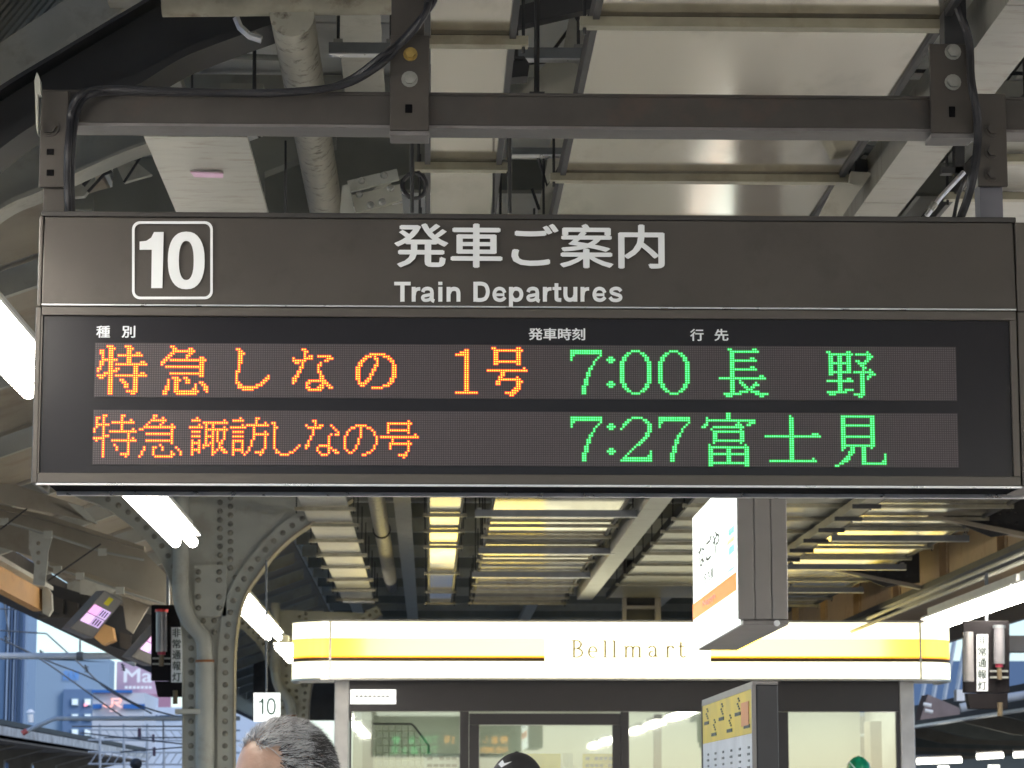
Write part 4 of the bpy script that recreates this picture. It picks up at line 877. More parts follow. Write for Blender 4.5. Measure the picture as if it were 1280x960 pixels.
# emergency lamp panels
def em_panel(D, u0, u1, v0, v1, lab, tu, lu, red_top, tv0, tv1):
    t = thing('emergency_lamp', lab, 'emergency lamp', P((u0 + u1) / 2, v1, D), 'emergency lamp panels')
    MB().pix([(u0, v0), (u1, v0), (u1, v1), (u0, v1)], D, .03).build('back_plate', mat('panel_black', (.012, .010, .011), .75, spec=.15), t, bevel=.004)
    A = P(tu, v0 + 9, D - .05); B = P(tu, v1 - 36, D - .05); r_ = 7 / F * D
    MB().tube([A, B], r_, 14).build('tube_cover', mat('clear_cover', (.16, .15, .16), .15, 0, .1, 10, spec=.8), t, smooth=True)
    MB().tube([A + Vector((0, 0, -.0)), A + Vector((0, 0, .018))], r_ * 1.15, 14).build('cap', mat('red_cap', (.7, .03, .02), .4) if red_top else M_strut, t, smooth=True)
    MB().tube([B, B - Vector((0, 0, .02))], r_ * .7, 12).build('red_ring', mat('red_ring', (.35, .02, .05), .4), t)
    MB().tube([B - Vector((0, 0, .02)), B - Vector((0, 0, .1))], r_ * .45, 12).build('socket', mat('socket_bronze', (.16, .12, .07), .5, .4), t)
    for k in range(2):
        c = B - Vector((0, -.01, .045 + .04 * k)); MB().box(c.x - r_ * 1.6, c.x + r_ * 1.6, c.y - .01, c.y + .01, c.z - .006, c.z + .006).build('clip', M_zinc, t)
    MB().pix([(lu - 6, tv0), (lu + 8, tv0), (lu + 8, tv1), (lu - 6, tv1)], D - .012, .01).build('label_plate', M_white, t)
    hh = (tv1 - tv0) / 5
    for i, ch in enumerate('非常通報灯'):
        text_px(ch, lu - 4.5, tv0 + i * hh + 1.5, lu + 6, tv0 + (i + 1) * hh - 1.5, D - .0145, M_ink, t, .02)
    MB().pix([(u0 + 4, v1 + .5), (u1 - 2, v1 + .5), (u1 - 2, v1 + 20), (u0 + 8, v1 + 20)], D, .08).build('lower_box', mat('panel_black', (0, 0, 0)), t, bevel=.004)
    MB().tube([P(u1 - 12, v1 + 12, D - .01), P(u1 - 12, v1 + 29, D - .01)], .018, 10).build('cable_gland', mat('socket_bronze', (0, 0, 0)), t, smooth=True)
    MB().tube([P((u0 + u1) / 2, v0 - 60, D + .02), P((u0 + u1) / 2, v0, D + .02)], .012, 8).build('hanger', M_strut, t)
em_panel(19.75, 189, 231, 756, 851, 'black emergency lamp panel with red cap left of the near pillar', 202, 220, True, 784, 853)
em_panel(17.5, 1204, 1262, 776, 866, 'black emergency lamp panel hanging right of the shop', 1249, 1227, False, 793, 864)
tag(MB().tube([P(1210, 790, 17.4), P(1211, 852, 17.4)], .034, 12).build('lamp_cylinder', M_lid, smooth=True), 'thin grey cylinder hanging just left of the right emergency panel', 'lamp')
# ================================================================== SHOP
DF = 25.8
shop = thing('kiosk_shop', 'station convenience shop with glowing white and yellow fascia', 'shop', (P(780, 900, DF).x, DF, 0))
fx0, fx1 = PX(363, 810, DF), PX(1195, 810, DF); zt_, zb_ = PZ(640, 775, DF), PZ(640, 850, DF)
zy1, zy0 = PZ(640, 797.5, DF), PZ(640, 822, DF)
M_fw = emat('fascia_white', (1, .95, .62), 1.6)
def fascia_yellow():
    m = bpy.data.materials.new('fascia_yellow'); m.use_nodes = True; t_ = m.node_tree; b_ = t_.nodes['Principled BSDF']
    b_.inputs['Emission Color'].default_value = (1, .72, .08, 1); b_.inputs['Base Color'].default_value = (.8, .6, .1, 1)
    tc = N(t_.nodes, 'ShaderNodeTexCoord'); sp = N(t_.nodes, 'ShaderNodeSeparateXYZ'); t_.links.new(tc.outputs['Object'], sp.inputs[0])
    cr = N(t_.nodes, 'ShaderNodeFloatCurve')      # tubes inside the box leave its ends dimmer
    cv = cr.mapping.curves[0]; cv.points[0].location = (0, .17); cv.points[1].location = (1, .14)
    for q in ((.045, .3), (.065, .15), (.12, .75), (.2, 1), (.8, 1), (.88, .8), (.94, .2), (.96, .3)): cv.points.new(*q)
    mr_ = N(t_.nodes, 'ShaderNodeMapRange'); mr_.inputs[1].default_value = fx0; mr_.inputs[2].default_value = fx1
    t_.links.new(sp.outputs[0], mr_.inputs[0]); t_.links.new(mr_.outputs[0], cr.inputs[1])
    mu = N(t_.nodes, 'ShaderNodeMath', operation='MULTIPLY'); mu.inputs[1].default_value = 6.5; t_.links.new(cr.outputs[0], mu.inputs[0])
    t_.links.new(mu.outputs[0], b_.inputs['Emission Strength']); return m
M_fy = fascia_yellow()
M_fb = mat('brown_line', (.12, .07, .03), .5); M_steel = mat('brushed_steel', (.55, .53, .5), .3, .9, .05, 20)
RC = .36   # rounded corner
def outline(inset=0, ys=DF):
    pts = []
    for k in range(9):
        q = R(180 + 90 * k / 8); pts.append((fx0 + RC + (RC - inset) * math.cos(q), ys + RC + (RC - inset) * math.sin(q)))
    for k in range(9):
        q = R(270 + 90 * k / 8); pts.append((fx1 - RC + (RC - inset) * math.cos(q), ys + RC + (RC - inset) * math.sin(q)))
    pts = [(fx0 + inset, ys + .95)] + pts + [(fx1 - inset, ys + .95)]
    return pts
def wall_band(z0, z1, inset, m, name, xr=None, th=.03):
    pts = outline(inset); inn = outline(inset + th); made = []
    b_ = MB()
    for i in range(len(pts) - 1):
        (a0, a1), (b0, b1) = pts[i], pts[i + 1]; (c0, c1), (e0, e1) = inn[i], inn[i + 1]
        segs = [((a0, a1), (b0, b1), (c0, c1), (e0, e1))]
        if xr and abs(b0 - a0) > 1:
            split = True
            X0, X1 = xr; segs = [((a0, a1), (X0, a1), (c0, c1), (X0, c1)), ((X1, a1), (b0, b1), (X1, c1), (e0, e1))]
        for n_, s_ in enumerate(segs):
            if n_ == 1: b_.build(name, m, shop); b_ = MB()
            (a0, a1), (b0, b1), (c0, c1), (e0, e1) = s_
            b_.add([(a0, a1, z0), (b0, b1, z0), (b0, b1, z1), (a0, a1, z1), (c0, c1, z0), (e0, e1, z0), (e0, e1, z1), (c0, c1, z1)], [(0, 1, 2, 3), (5, 4, 7, 6), (3, 2, 6, 7), (1, 0, 4, 5), (0, 3, 7, 4), (1, 5, 6, 2)])
    return b_.build(name, m, shop)
wx = (PX(681, 810, DF), PX(888, 810, DF))
wall_band(zy1, zt_ - .02, 0, M_fw, 'upper_light_band')
wall_band(zy0 + .018, zy1 - .001, .002, M_fy, 'yellow_light_band', wx)
wall_band(zy0 + .001, zy0 + .017, .001, emat('fascia_orange', (1, .42, .02), 1.1, (.7, .3, .02)), 'orange_line', wx)
wall_band(zy0 - .035, zy0 - .001, .001, M_fb, 'brown_line', wx)
wall_band(zb_ + .02, zy0 - .036, 0, M_fw, 'lower_light_band')
MB().box(wx[0] + .0, wx[1], DF + .001, DF + .03, zy0 - .0355, zy1 - .0005).build('name_panel', M_fw, shop)
wall_band(zt_ - .0195, zt_, -.008, M_steel, 'top_trim', th=.05); wall_band(zb_, zb_ + .0195, -.008, M_steel, 'bottom_trim', th=.06)
for u in (412, 1152): MB().box(PX(u - 1.3, 0, DF), PX(u + 1.3, 0, DF), DF - .012, DF - .002, zb_, zt_).build('joint_strip', M_steel, shop)
b_ = MB(); oo = outline(.05)
b_.add([(x, y, zt_ - .03) for x, y in oo], [tuple(range(len(oo)))]); b_.build('top_cover', M_lid, shop)
b_ = MB(); b_.add([(x, y, zb_ + .012) for x, y in outline(.02)] + [(x, y, zb_ + .03) for x, y in outline(.02)], [tuple(range(len(oo))), tuple(range(2 * len(oo) - 1, len(oo) - 1, -1))]); b_.build('soffit', mat('soffit_white', (.75, .72, .66), .5), shop)
# serif lettering "Bellmart", strokes as thin raised strips
M_gold = emat('olive_letters', (.30, .20, .05), .35, (.14, .10, .03))
def letters():
    base, cap, xh = 821.5, 800.5, 807.5
    def st(mb, u0, v0, u1, v1, w):
        dx, dy = u1 - u0, v1 - v0; l = math.hypot(dx, dy); nx, ny = -dy / l * w / 2, dx / l * w / 2
        mb.prism([P(u, v, DF - .012) for u, v in ((u0 + nx, v0 + ny), (u1 + nx, v1 + ny), (u1 - nx, v1 - ny), (u0 - nx, v0 - ny))], (0, .006, 0))
    def arc(mb, cu, cv, ru, rv, a0, a1, w0, w1, n=10):
        for k in range(n):
            q0, q1 = R(a0 + (a1 - a0) * k / n), R(a0 + (a1 - a0) * (k + 1) / n); qm = (q0 + q1) / 2
            w = lerp(w0, w1, abs(math.cos(qm)))
            st(mb, cu + ru * math.cos(q0), cv + rv * math.sin(q0), cu + ru * math.cos(q1), cv + rv * math.sin(q1), w)
    def ser(mb, u, v, w=3.2): st(mb, u - w, v, u + w, v, 1.0)
    TH, tn = 2.5, 1.3
    def new(): return MB()
    def done(mb): mb.build('letter', M_gold, shop)
    m = new(); st(m, 717.5, cap, 717.5, base, TH); ser(m, 716.5, base); ser(m, 716.5, cap)
    arc(m, 720, 805.5, 6.5, 5, -90, 90, tn, TH); arc(m, 720, 816, 8.2, 5.5, -90, 90, tn, TH); st(m, 717, cap, 720.5, cap, tn); st(m, 717, base, 721, base, tn); st(m, 717, 810.5, 721, 810.5, tn); done(m)
    m = new(); arc(m, 741, 815, 5, 6.8, -180, 0, tn, TH); arc(m, 741, 815, 5, 6.8, 55, 180, tn, TH); st(m, 736, 814.5, 746, 814.5, tn); done(m)
    for u in (756.5, 768): m = new(); st(m, u, cap, u, base, TH); ser(m, u, base); st(m, u - 3, cap + .5, u, cap + .3, tn); done(m)
    m = new()
    for u in (782.5, 791, 799.5): st(m, u, xh + 1, u, base, TH); ser(m, u, base, 2.6)
    arc(m, 787, 811.5, 4.2, 4, -170, -10, tn, TH); arc(m, 795.5, 811.5, 4.2, 4, -170, -10, tn, TH); st(m, 779.5, xh + .5, 782.5, xh + .3, tn); done(m)
    m = new(); st(m, 819.5, 811, 819.5, base - 1, TH); arc(m, 815, 812, 4.5, 4.5, -160, 0, tn, TH); arc(m, 815.5, 817.5, 4, 3.6, 20, 290, tn, TH); st(m, 819.5, base - .5, 823, base - 1.5, tn); done(m)
    m = new(); st(m, 834.5, xh, 834.5, base, TH); ser(m, 834.5, base); arc(m, 838.5, 811.5, 4, 4, -170, -40, tn, TH); m.dome(P(841.5, 809.5, DF - .01), .012); done(m)
    m = new(); st(m, 851, 802.5, 851, base - 2, TH); arc(m, 854, base - 3, 3, 3, 20, 180, tn, TH); st(m, 847, xh + .5, 856, xh + .5, tn); done(m)
letters()
# front wall, posts, windows
DWL = DF + .35
xw0, xw1 = PX(418, 900, DWL), PX(1143, 900, DWL)
zwt = zb_ + .0115
M_sash = mat('dark_sash', (.05, .046, .048), .35, .2, .05, 5)
def wbox(u0, u1, v0, v1, m, name, y0=DWL, y1=DWL + .08, parent=None, **k):
    A = P(u0, v1, DWL); B = P(u1, v0, DWL); return MB().box(A.x, B.x, y0, y1, A.z, B.z).build(name, m, shop if parent is None else parent, **k)
zlow = .0
MB().box(xw0, PX(436, 900, DWL), DWL - .02, DWL + .12, 0, zwt - .001).build('corner_post', mat('pale_post', (.62, .60, .58), .4, .2), shop, bevel=.01)
MB().box(PX(1125, 900, DWL), xw1, DWL - .02, DWL + .12, 0, zwt - .001).build('corner_post', mat('pale_post', (0, 0, 0)), shop, bevel=.01)
MB().box(PX(436.5, 0, DWL), PX(1124.5, 0, DWL), DWL, DWL + .08, PZ(700, 889, DWL), zwt - .002).build('transom_panel', M_sash, shop)
for (u0, u1) in ((437, 439.5), (575, 586), (776, 786), (877, 985), (1120, 1124)):
    MB().box(PX(u0, 0, DWL), PX(u1, 0, DWL), DWL + .001, DWL + .079, 0, PZ(700, 889.5, DWL)).build('mullion', M_sash, shop)
MB().box(PX(586.5, 0, DWL), PX(775.5, 0, DWL), DWL - .01, DWL + .06, PZ(700, 906, DWL), PZ(700, 892, DWL)).build('door_head', M_sash, shop, bevel=.004)
for (u0, u1) in ((586.5, 599), (775.5 - 10, 775.5)): MB().box(PX(u0, 0, DWL), PX(u1, 0, DWL), DWL - .01, DWL + .06, 0, PZ(700, 906.3, DWL)).build('door_stile', M_sash, shop, bevel=.004)
def glass_mat():
    m = bpy.data.materials.new('window_glass'); m.use_nodes = True; t_ = m.node_tree; t_.nodes.clear()
    o_ = N(t_.nodes, 'ShaderNodeOutputMaterial'); tr = N(t_.nodes, 'ShaderNodeBsdfTransparent'); gl = N(t_.nodes, 'ShaderNodeBsdfGlossy'); mx = N(t_.nodes, 'ShaderNodeMixShader')
    tr.inputs[0].default_value = (.86, .92, .86, 1); gl.inputs['Roughness'].default_value = .02; mx.inputs[0].default_value = .24
    t_.links.new(tr.outputs[0], mx.inputs[1]); t_.links.new(gl.outputs[0], mx.inputs[2]); t_.links.new(mx.outputs[0], o_.inputs[0]); return m
M_glass = glass_mat()
for (u0, u1, vt, yy) in ((440, 574.5, 890, .03), (599.5, 765, 907, .02), (786.5, 876.5, 890, .03), (985.5, 1119.5, 890, .03)):
    MB().box(PX(u0, 0, DWL), PX(u1, 0, DWL), DWL + yy, DWL + yy + .006, .3 if yy > .025 else .02, PZ(700, vt, DWL)).build('window_pane', M_glass, shop)
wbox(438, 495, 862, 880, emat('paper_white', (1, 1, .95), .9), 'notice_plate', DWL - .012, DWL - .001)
for k in range(8): wbox(444 + k * 5.5, 448 + k * 5.5, 869, 872, mat('faint_ink', (.5, .5, .5), .5), 'faint_print', DWL - .0135, DWL - .0125)
# interior
xi0, xi1 = PX(440, 900, DWL + 2.7), PX(1120, 900, DWL + 2.7)
M_int = mat('shop_wall', (.62, .64, .55), .6, 0, .06, 1.2)
MB().box(xw0 + .1, xw1 - .1, DWL + 2.7, DWL + 2.76, 0, zwt + .2).build('back_wall', M_int, shop)
MB().box(xw0, xw0 + .05, DWL + .13, DWL + 2.69, 0, zwt).build('side_wall', mat('side_wall', (.6, .58, .55), .5), shop)
MB().box(xw1 - .05, xw1, DWL + .13, DWL + 2.69, 0, zwt).build('side_wall', mat('side_wall', (0, 0, 0)), shop)
MB().box(xw0 + .1, xw1 - .1, DWL + .13, DWL + 2.69, PZ(700, 868, DWL), PZ(700, 868, DWL) + .03).build('ceiling_panel', mat('shop_ceiling', (.7, .7, .66), .6), shop)
for i in range(5):
    x = xw0 + .6 + i * 1.05
    MB().box(x, x + .5, DWL + .6, DWL + 2.3, PZ(700, 868, DWL) - .02, PZ(700, 868, DWL) - .003).build('ceiling_light', emat('shop_light', (1, 1, .95), 2.6), shop)
MB().box(xw0 + .4, xw1 - .4, DWL + 1.9, DWL + 2.3, 0, 1.5).build('shelf', M_cream, shop)
# grid rack at the left window
t = thing('wire_rack', 'pale wire grid rack with cut corner inside the left shop window', 'rack', P(500, 930, DWL + .5))
DR = DWL + .45; b_ = MB()
for i in range(9):
    u = 470 + i * 8; vt = 905 if u < 515 else 905 + (u - 515) * 1.6
    if u > 528: vt = 925 + (u - 528) * 1.4
    b_.tube([P(u, vt, DR), P(u, 1100, DR)], .006, 4)
for j in range(10):
    v = 905 + j * 9; u1 = 515 + (v - 905) / 1.6 if v < 930 else 533
    b_.tube([P(468, v, DR), P(min(u1, 534), v, DR)], .006, 4)
b_.build('grid', mat('rack_cream', (.75, .75, .62), .5), t, kind='stuff')
MB().tube([P(466, 905, DR), P(514, 905, DR), P(518, 908, DR), P(536, 932, DR), P(537, 1100, DR)], .012, 6).build('frame', M_strut, t)
MB().pix([(453, 900), (466, 900), (466, 1100), (453, 1100)], DR + .1, .1).build('post', M_cream, t)
for i, (u0, u1, v0, lb, m) in enumerate(((646, 701, 942, 'yellow poster behind the black cap', mat('poster_yellow', (.85, .7, .08), .5)), (728, 776, 942, 'yellow poster with small print at the right of the door', mat('poster_yellow', (0, 0, 0))),
                                        (600, 628, 942, 'white poster left of the black cap', M_white), (704, 716, 942, 'narrow white poster between the yellow ones', M_white), (530, 576, 942, 'white notice strip at the bottom of the left window', M_white), (440, 452, 890, 'white sticker at the top corner of the left window', M_white))):
    D = DWL + .12; t = thing('poster', lb, 'poster', P(u0, 960, D), 'posters inside the shop window')
    MB().pix([(u0, v0), (u1, v0), (u1, 985 if i != 5 else 902), (u0, 985 if i != 5 else 902)], D, .004).build('sheet', m, t)
    if i in (1, 4):
        for j in range(3):
            n_ = 7 if i == 1 else 5; w_ = (u1 - u0 - 8) / n_
            for k in range(n_):
                if random.random() < .85: MB().pix([(u0 + 4 + k * w_, v0 + 4 + j * 9), (u0 + 3 + (k + 1) * w_, v0 + 4 + j * 9), (u0 + 3 + (k + 1) * w_, v0 + 8 + j * 9), (u0 + 4 + k * w_, v0 + 8 + j * 9)], D - .002, .001).build('faint_print', M_strut, t)
tag(MB().box(PX(1098, 0, DWL), PX(1112, 0, DWL), DWL + .5, DWL + .9, 0, 2.4).build('beige_column', mat('beige_column', (.5, .42, .33), .5)), 'beige column inside the right shop window', 'column')
tag(MB().pix([(817, 892), (827, 892), (827, 1040), (817, 1040)], DWL + .25, .05).build('shop_post', M_lid), 'brown post inside the window left of the timetable', 'post')
# dark structures above the shop
t = thing('roof_hatch', 'dark hanging frame above the shop, left of the station name sign', 'frame', P(800, 740, 27.5))
for (u0, u1, v0, v1) in ((778, 783, 700, 776), (819, 826, 700, 776), (783, 819, 757, 761), (783, 819, 735, 737)):
    MB().pix([(u0, v0), (u1, v0), (u1, v1), (u0, v1)], 27.5, .05).build('bar', M_lid, t)
MB().pix([(783.5, 700), (818.5, 700), (818.5, 775), (783.5, 775)], 27.6, .03).build('panel', M_dark, t)
tag(MB().pix([(828, 695), (868, 695), (868, 738), (828, 738)], 27.8, .2).build('wall_box', M_dgreen), 'grey green box behind the station name sign', 'box')
struct(MB().box(-3, 6.5, 46.5, 46.6, 3.0, 5.2).build('dark_backdrop', mat('dark_backing', (.11, .105, .10), .8, 0, .4, 1.5, 0, (.03, .03, .03), .8, .8)))  # added dark backdrop standing in for the dim far roof above the shop
# ================================================================== PEOPLE
def body(c, top, face_dir, shirt, skin_m, name, label, cap=None, hair=None, scale=1.0, D=5.):
    pass
def head_mesh(c, yaw, L=.195, W_=.155, Hh=.235):
    """returns verts/faces of a head with forehead, brow, nose, chin; face looks along +x before yaw"""
    vs, fs = [], []; n, m = 32, 24
    Rz = Matrix.Rotation(yaw, 4, 'Z')
    for j in range(m + 1):
        ph = math.pi * j / m; z = math.cos(ph); s = math.sin(ph)
        for i in range(n):
            th = 2 * math.pi * i / n; x = math.cos(th) * s; y = math.sin(th) * s
            X = x * L / 2; Y = y * W_ / 2; Z = z * Hh / 2
            if z > 0: X *= 1 + .10 * z * (1 if x < 0 else .3)
            if z < -.2:
                k = (-z - .2); Y *= 1 - .25 * k; X = X * (1 - .2 * k) + .018 * k * (1 if x > 0 else .4)
            f = max(0, x) ** 6
            X += f * (.004 * math.exp(-((z - .12) / .08) ** 2) - .010 * math.exp(-((z + .02) / .07) ** 2) * (1 if abs(y) > .15 else .2))
            X += .028 * math.exp(-((z + .22) / .12) ** 2) * math.exp(-(y / .13) ** 2) * (x > 0)
            X += .006 * math.exp(-((z + .48) / .06) ** 2) * math.exp(-(y / .22) ** 2) * (x > 0)
            vs.append(Rz @ Vector((X, Y, Z)) + Vector(c))
    for j in range(m):
        for i in range(n):
            i2 = (i + 1) % n; fs.append((j * n + i, (j + 1) * n + i, (j + 1) * n + i2, j * n + i2))
    return vs, fs
def person(x, y, ztop, yaw, shirt, label, skin, kind):
    t = thing('person', label, 'person', (x, y, 0))
    hc = Vector((x, y, ztop - .118)); vs, fs = head_mesh(hc, yaw)
    # one continuous body: skin-modified skeleton joined with head mesh
    me = bpy.data.meshes.new('skeleton'); zs_ = ztop
    f = Matrix.Rotation(yaw, 4, 'Z')
    def q(a_, b_, c_): return tuple(f @ Vector((a_, b_, 0)) + Vector((x, y, c_)))
    V = [q(-.02, 0, .95), q(0, 0, 1.12), q(0, 0, 1.3), q(-.02, 0, zs_ - .33), q(-.02, 0, zs_ - .26), q(-.01, 0, zs_ - .17),
         q(-.02, .17, zs_ - .34), q(-.03, .22, zs_ - .60), q(.05, .23, zs_ - .84), q(.08, .23, zs_ - .92),
         q(-.02, -.17, zs_ - .34), q(-.03, -.22, zs_ - .60), q(.05, -.23, zs_ - .84), q(.08, -.23, zs_ - .92),
         q(0, .09, .85), q(.02, .1, .48), q(0, .1, .09), q(.14, .1, .04), q(0, -.09, .85), q(.02, -.1, .48), q(0, -.1, .09), q(.14, -.1, .04)]
    E_ = [(0, 1), (1, 2), (2, 3), (3, 4), (4, 5), (3, 6), (6, 7), (7, 8), (8, 9), (3, 10), (10, 11), (11, 12), (12, 13), (0, 14), (14, 15), (15, 16), (16, 17), (0, 18), (18, 19), (19, 20), (20, 21)]
    rad = [.14, .135, .15, .12, .055, .05, .07, .05, .035, .03, .07, .05, .035, .03, .09, .065, .045, .035, .09, .065, .045, .035]
    me.from_pydata(V, E_, []); o = bpy.data.objects.new('body', me); COL.objects.link(o)
    sk = o.modifiers.new('skin', 'SKIN'); ss = o.modifiers.new('sub', 'SUBSURF'); ss.levels = 1; ss.render_levels = 1
    for i, r_ in enumerate(rad): me.skin_vertices[0].data[i].radius = (r_, r_)
    me.skin_vertices[0].data[0].use_root = True
    dg = bpy.context.evaluated_depsgraph_get(); dg.update(); m2 = bpy.data.meshes.new_from_object(o.evaluated_get(dg))
    bpy.data.objects.remove(o)
    b_ = MB(); b_.add([v.co for v in m2.vertices], [tuple(p_.vertices) for p_ in m2.polygons]); bb = b_.build('clothed_body', shirt, t, smooth=True)
    b_ = MB(); b_.add(vs, fs); hd = b_.build('head', skin, t, smooth=True)
    fwd = f @ Vector((1, 0, 0)); side = f @ Vector((0, 1, 0))
    for s_ in (1, -1):   # ears, eyes, brows
        ec = hc + side * (.077 * s_) - fwd * .005 + Vector((0, 0, -.012))
        eb = MB()
        ringp = [ec + fwd * (.018 * math.cos(k * math.pi / 6) - .006 * math.sin(k * math.pi / 6)) + Vector((0, 0, .032 * math.sin(k * math.pi / 6))) + side * s_ * .006 for k in range(13)]
        eb.tube(ringp, .006, 6); eb.dome(ec, .014, side * s_, 8); sub('ear', eb, skin, hd, smooth=True)
        yc = hc + fwd * .088 + side * (.032 * s_) + Vector((0, 0, -.008))
        sub('eye', MB().dome(yc - fwd * .006, .012, fwd, 10, .6), mat('eye_white', (.75, .72, .7), .3), hd, smooth=True)
        sub('iris', MB().dome(yc + fwd * .0, .005, fwd, 8, .4), M_dark, hd)
        sub('eyebrow', MB().tube([yc + Vector((0, 0, .024)) - side * .016, yc + Vector((0, 0, .029)) + fwd * .005, yc + Vector((0, 0, .022)) + side * .018], .004, 5), mat('brow_grey', (.12, .11, .10), .8), hd)
    lip = hc + fwd * .100 + Vector((0, 0, -.058))
    sub('mouth', MB().tube([lip - side * .022 - fwd * .014, lip, lip + side * .022 - fwd * .014], .004, 6), mat('lip', (.4, .17, .13), .5), hd, smooth=True)
    # hands with fingers
    for s_ in (1, -1):
        w = Vector(q(.08, .23 * s_, zs_ - .92)); hb = MB()
        hb.tube([w + Vector((0, 0, .01)), w - Vector((0, 0, .04)), w - Vector((0, 0, .09))], .03, 8, rs=[.024, .034, .032])
        for k in range(4):
            b0 = w + fwd * (-.026 + .017 * k) - Vector((0, 0, .085)); ln_ = (.065, .08, .085, .07)[k]
            hb.tube([b0, b0 - Vector((0, 0, ln_ * .5)) - side * s_ * .006, b0 - Vector((0, 0, ln_)) - side * s_ * .022], .008, 6)
        b0 = w + fwd * .03 - Vector((0, 0, .03)); hb.tube([b0, b0 + fwd * .02 - Vector((0, 0, .03)), b0 + fwd * .022 - Vector((0, 0, .06)) - side * s_ * .01], .009, 6)
        hb.build('hand', skin, t, smooth=True)
    return t, hc, f, hd
M_skin = mat('skin_tone', (.42, .27, .20), .42, 0, .16, 26, .5, (.38, .19, .12), .4, 12)
# grey haired man
hm = P(357, 897, 5.2)
man, hc, fm, hd = person(hm.x, 5.2, hm.z - .003, R(180 - 28) * 1 + R(56) * 1, mat('dark_jacket', (.03, .03, .04), .8), 'grey haired man facing left, only the top of his head in the picture', M_skin, 'hair')
def hair_on(hc, f, hd):
    rnd = random.Random(3); vs, fs, vs2, fs2 = [], [], [], []
    L, W_, Hh = .195, .155, .235
    cap_v, cap_f = [], []
    for k in range(15000):
        z = rnd.uniform(-.35, 1); th = rnd.uniform(0, 2 * math.pi); s = math.sqrt(1 - z * z); x = s * math.cos(th); y_ = s * math.sin(th)
        front = x > .42 + .25 * abs(y_) * 0 and z < .80        # bare forehead
        temple = x > .10 and abs(y_) > .5 and z < .28
        if x > .42 and z < .58 + .06 * math.sin(y_ * 9): continue
        if x > .12 and z < .2: continue
        thin = (z > .55 and x > -.2 and abs(y_) < .45)
        if thin and rnd.random() < .45: continue
        p0 = Vector((x * L / 2 * (1 + (.10 * z * (1 if x < 0 else .3) if z > 0 else 0)), y_ * W_ / 2, z * Hh / 2)) * 1.0
        nrm = Vector((x / (L / 2), y_ / (W_ / 2), z / (Hh / 2))).normalized()
        comb = Vector((-.7, -.35 * (1 if y_ > 0 else -1) * (1 if z < .6 else -.6), -.55 * (1 - z) + .1)) + Vector((rnd.gauss(0, .22), rnd.gauss(0, .22), rnd.gauss(0, .18)))
        tn_ = (comb - nrm * comb.dot(nrm)).normalized(); wd = nrm.cross(tn_) * .00055
        ln_ = rnd.uniform(.016, .034); p1 = p0 + nrm * .0055 + tn_ * ln_ * .5; p2 = p0 + nrm * rnd.uniform(.004, .011) + tn_ * ln_
        dark = rnd.random() < (.88 if (z < .78 and x < -.1) else .22 if z > .5 else .4)
        V_, F_ = (vs, fs) if dark else (vs2, fs2)
        n = len(V_); V_ += [f @ q_ + hc for q_ in (p0 - wd, p0 + wd, p1 + wd, p1 - wd, p2)]; F_ += [(n, n + 1, n + 2, n + 3), (n + 3, n + 2, n + 4)]
    for nm, V_, F_, m_ in (('dark_hair', vs, fs, mat('hair_dark', (.022, .02, .022), .5, 0, .2, 60)), ('grey_hair', vs2, fs2, mat('hair_grey', (.42, .42, .43), .45, 0, .25, 60))):
        me = bpy.data.meshes.new(nm); me.from_pydata(V_, [], F_); me.update(); link(nm, me, m_, man, kind='stuff')
hair_on(hc, fm, hd)
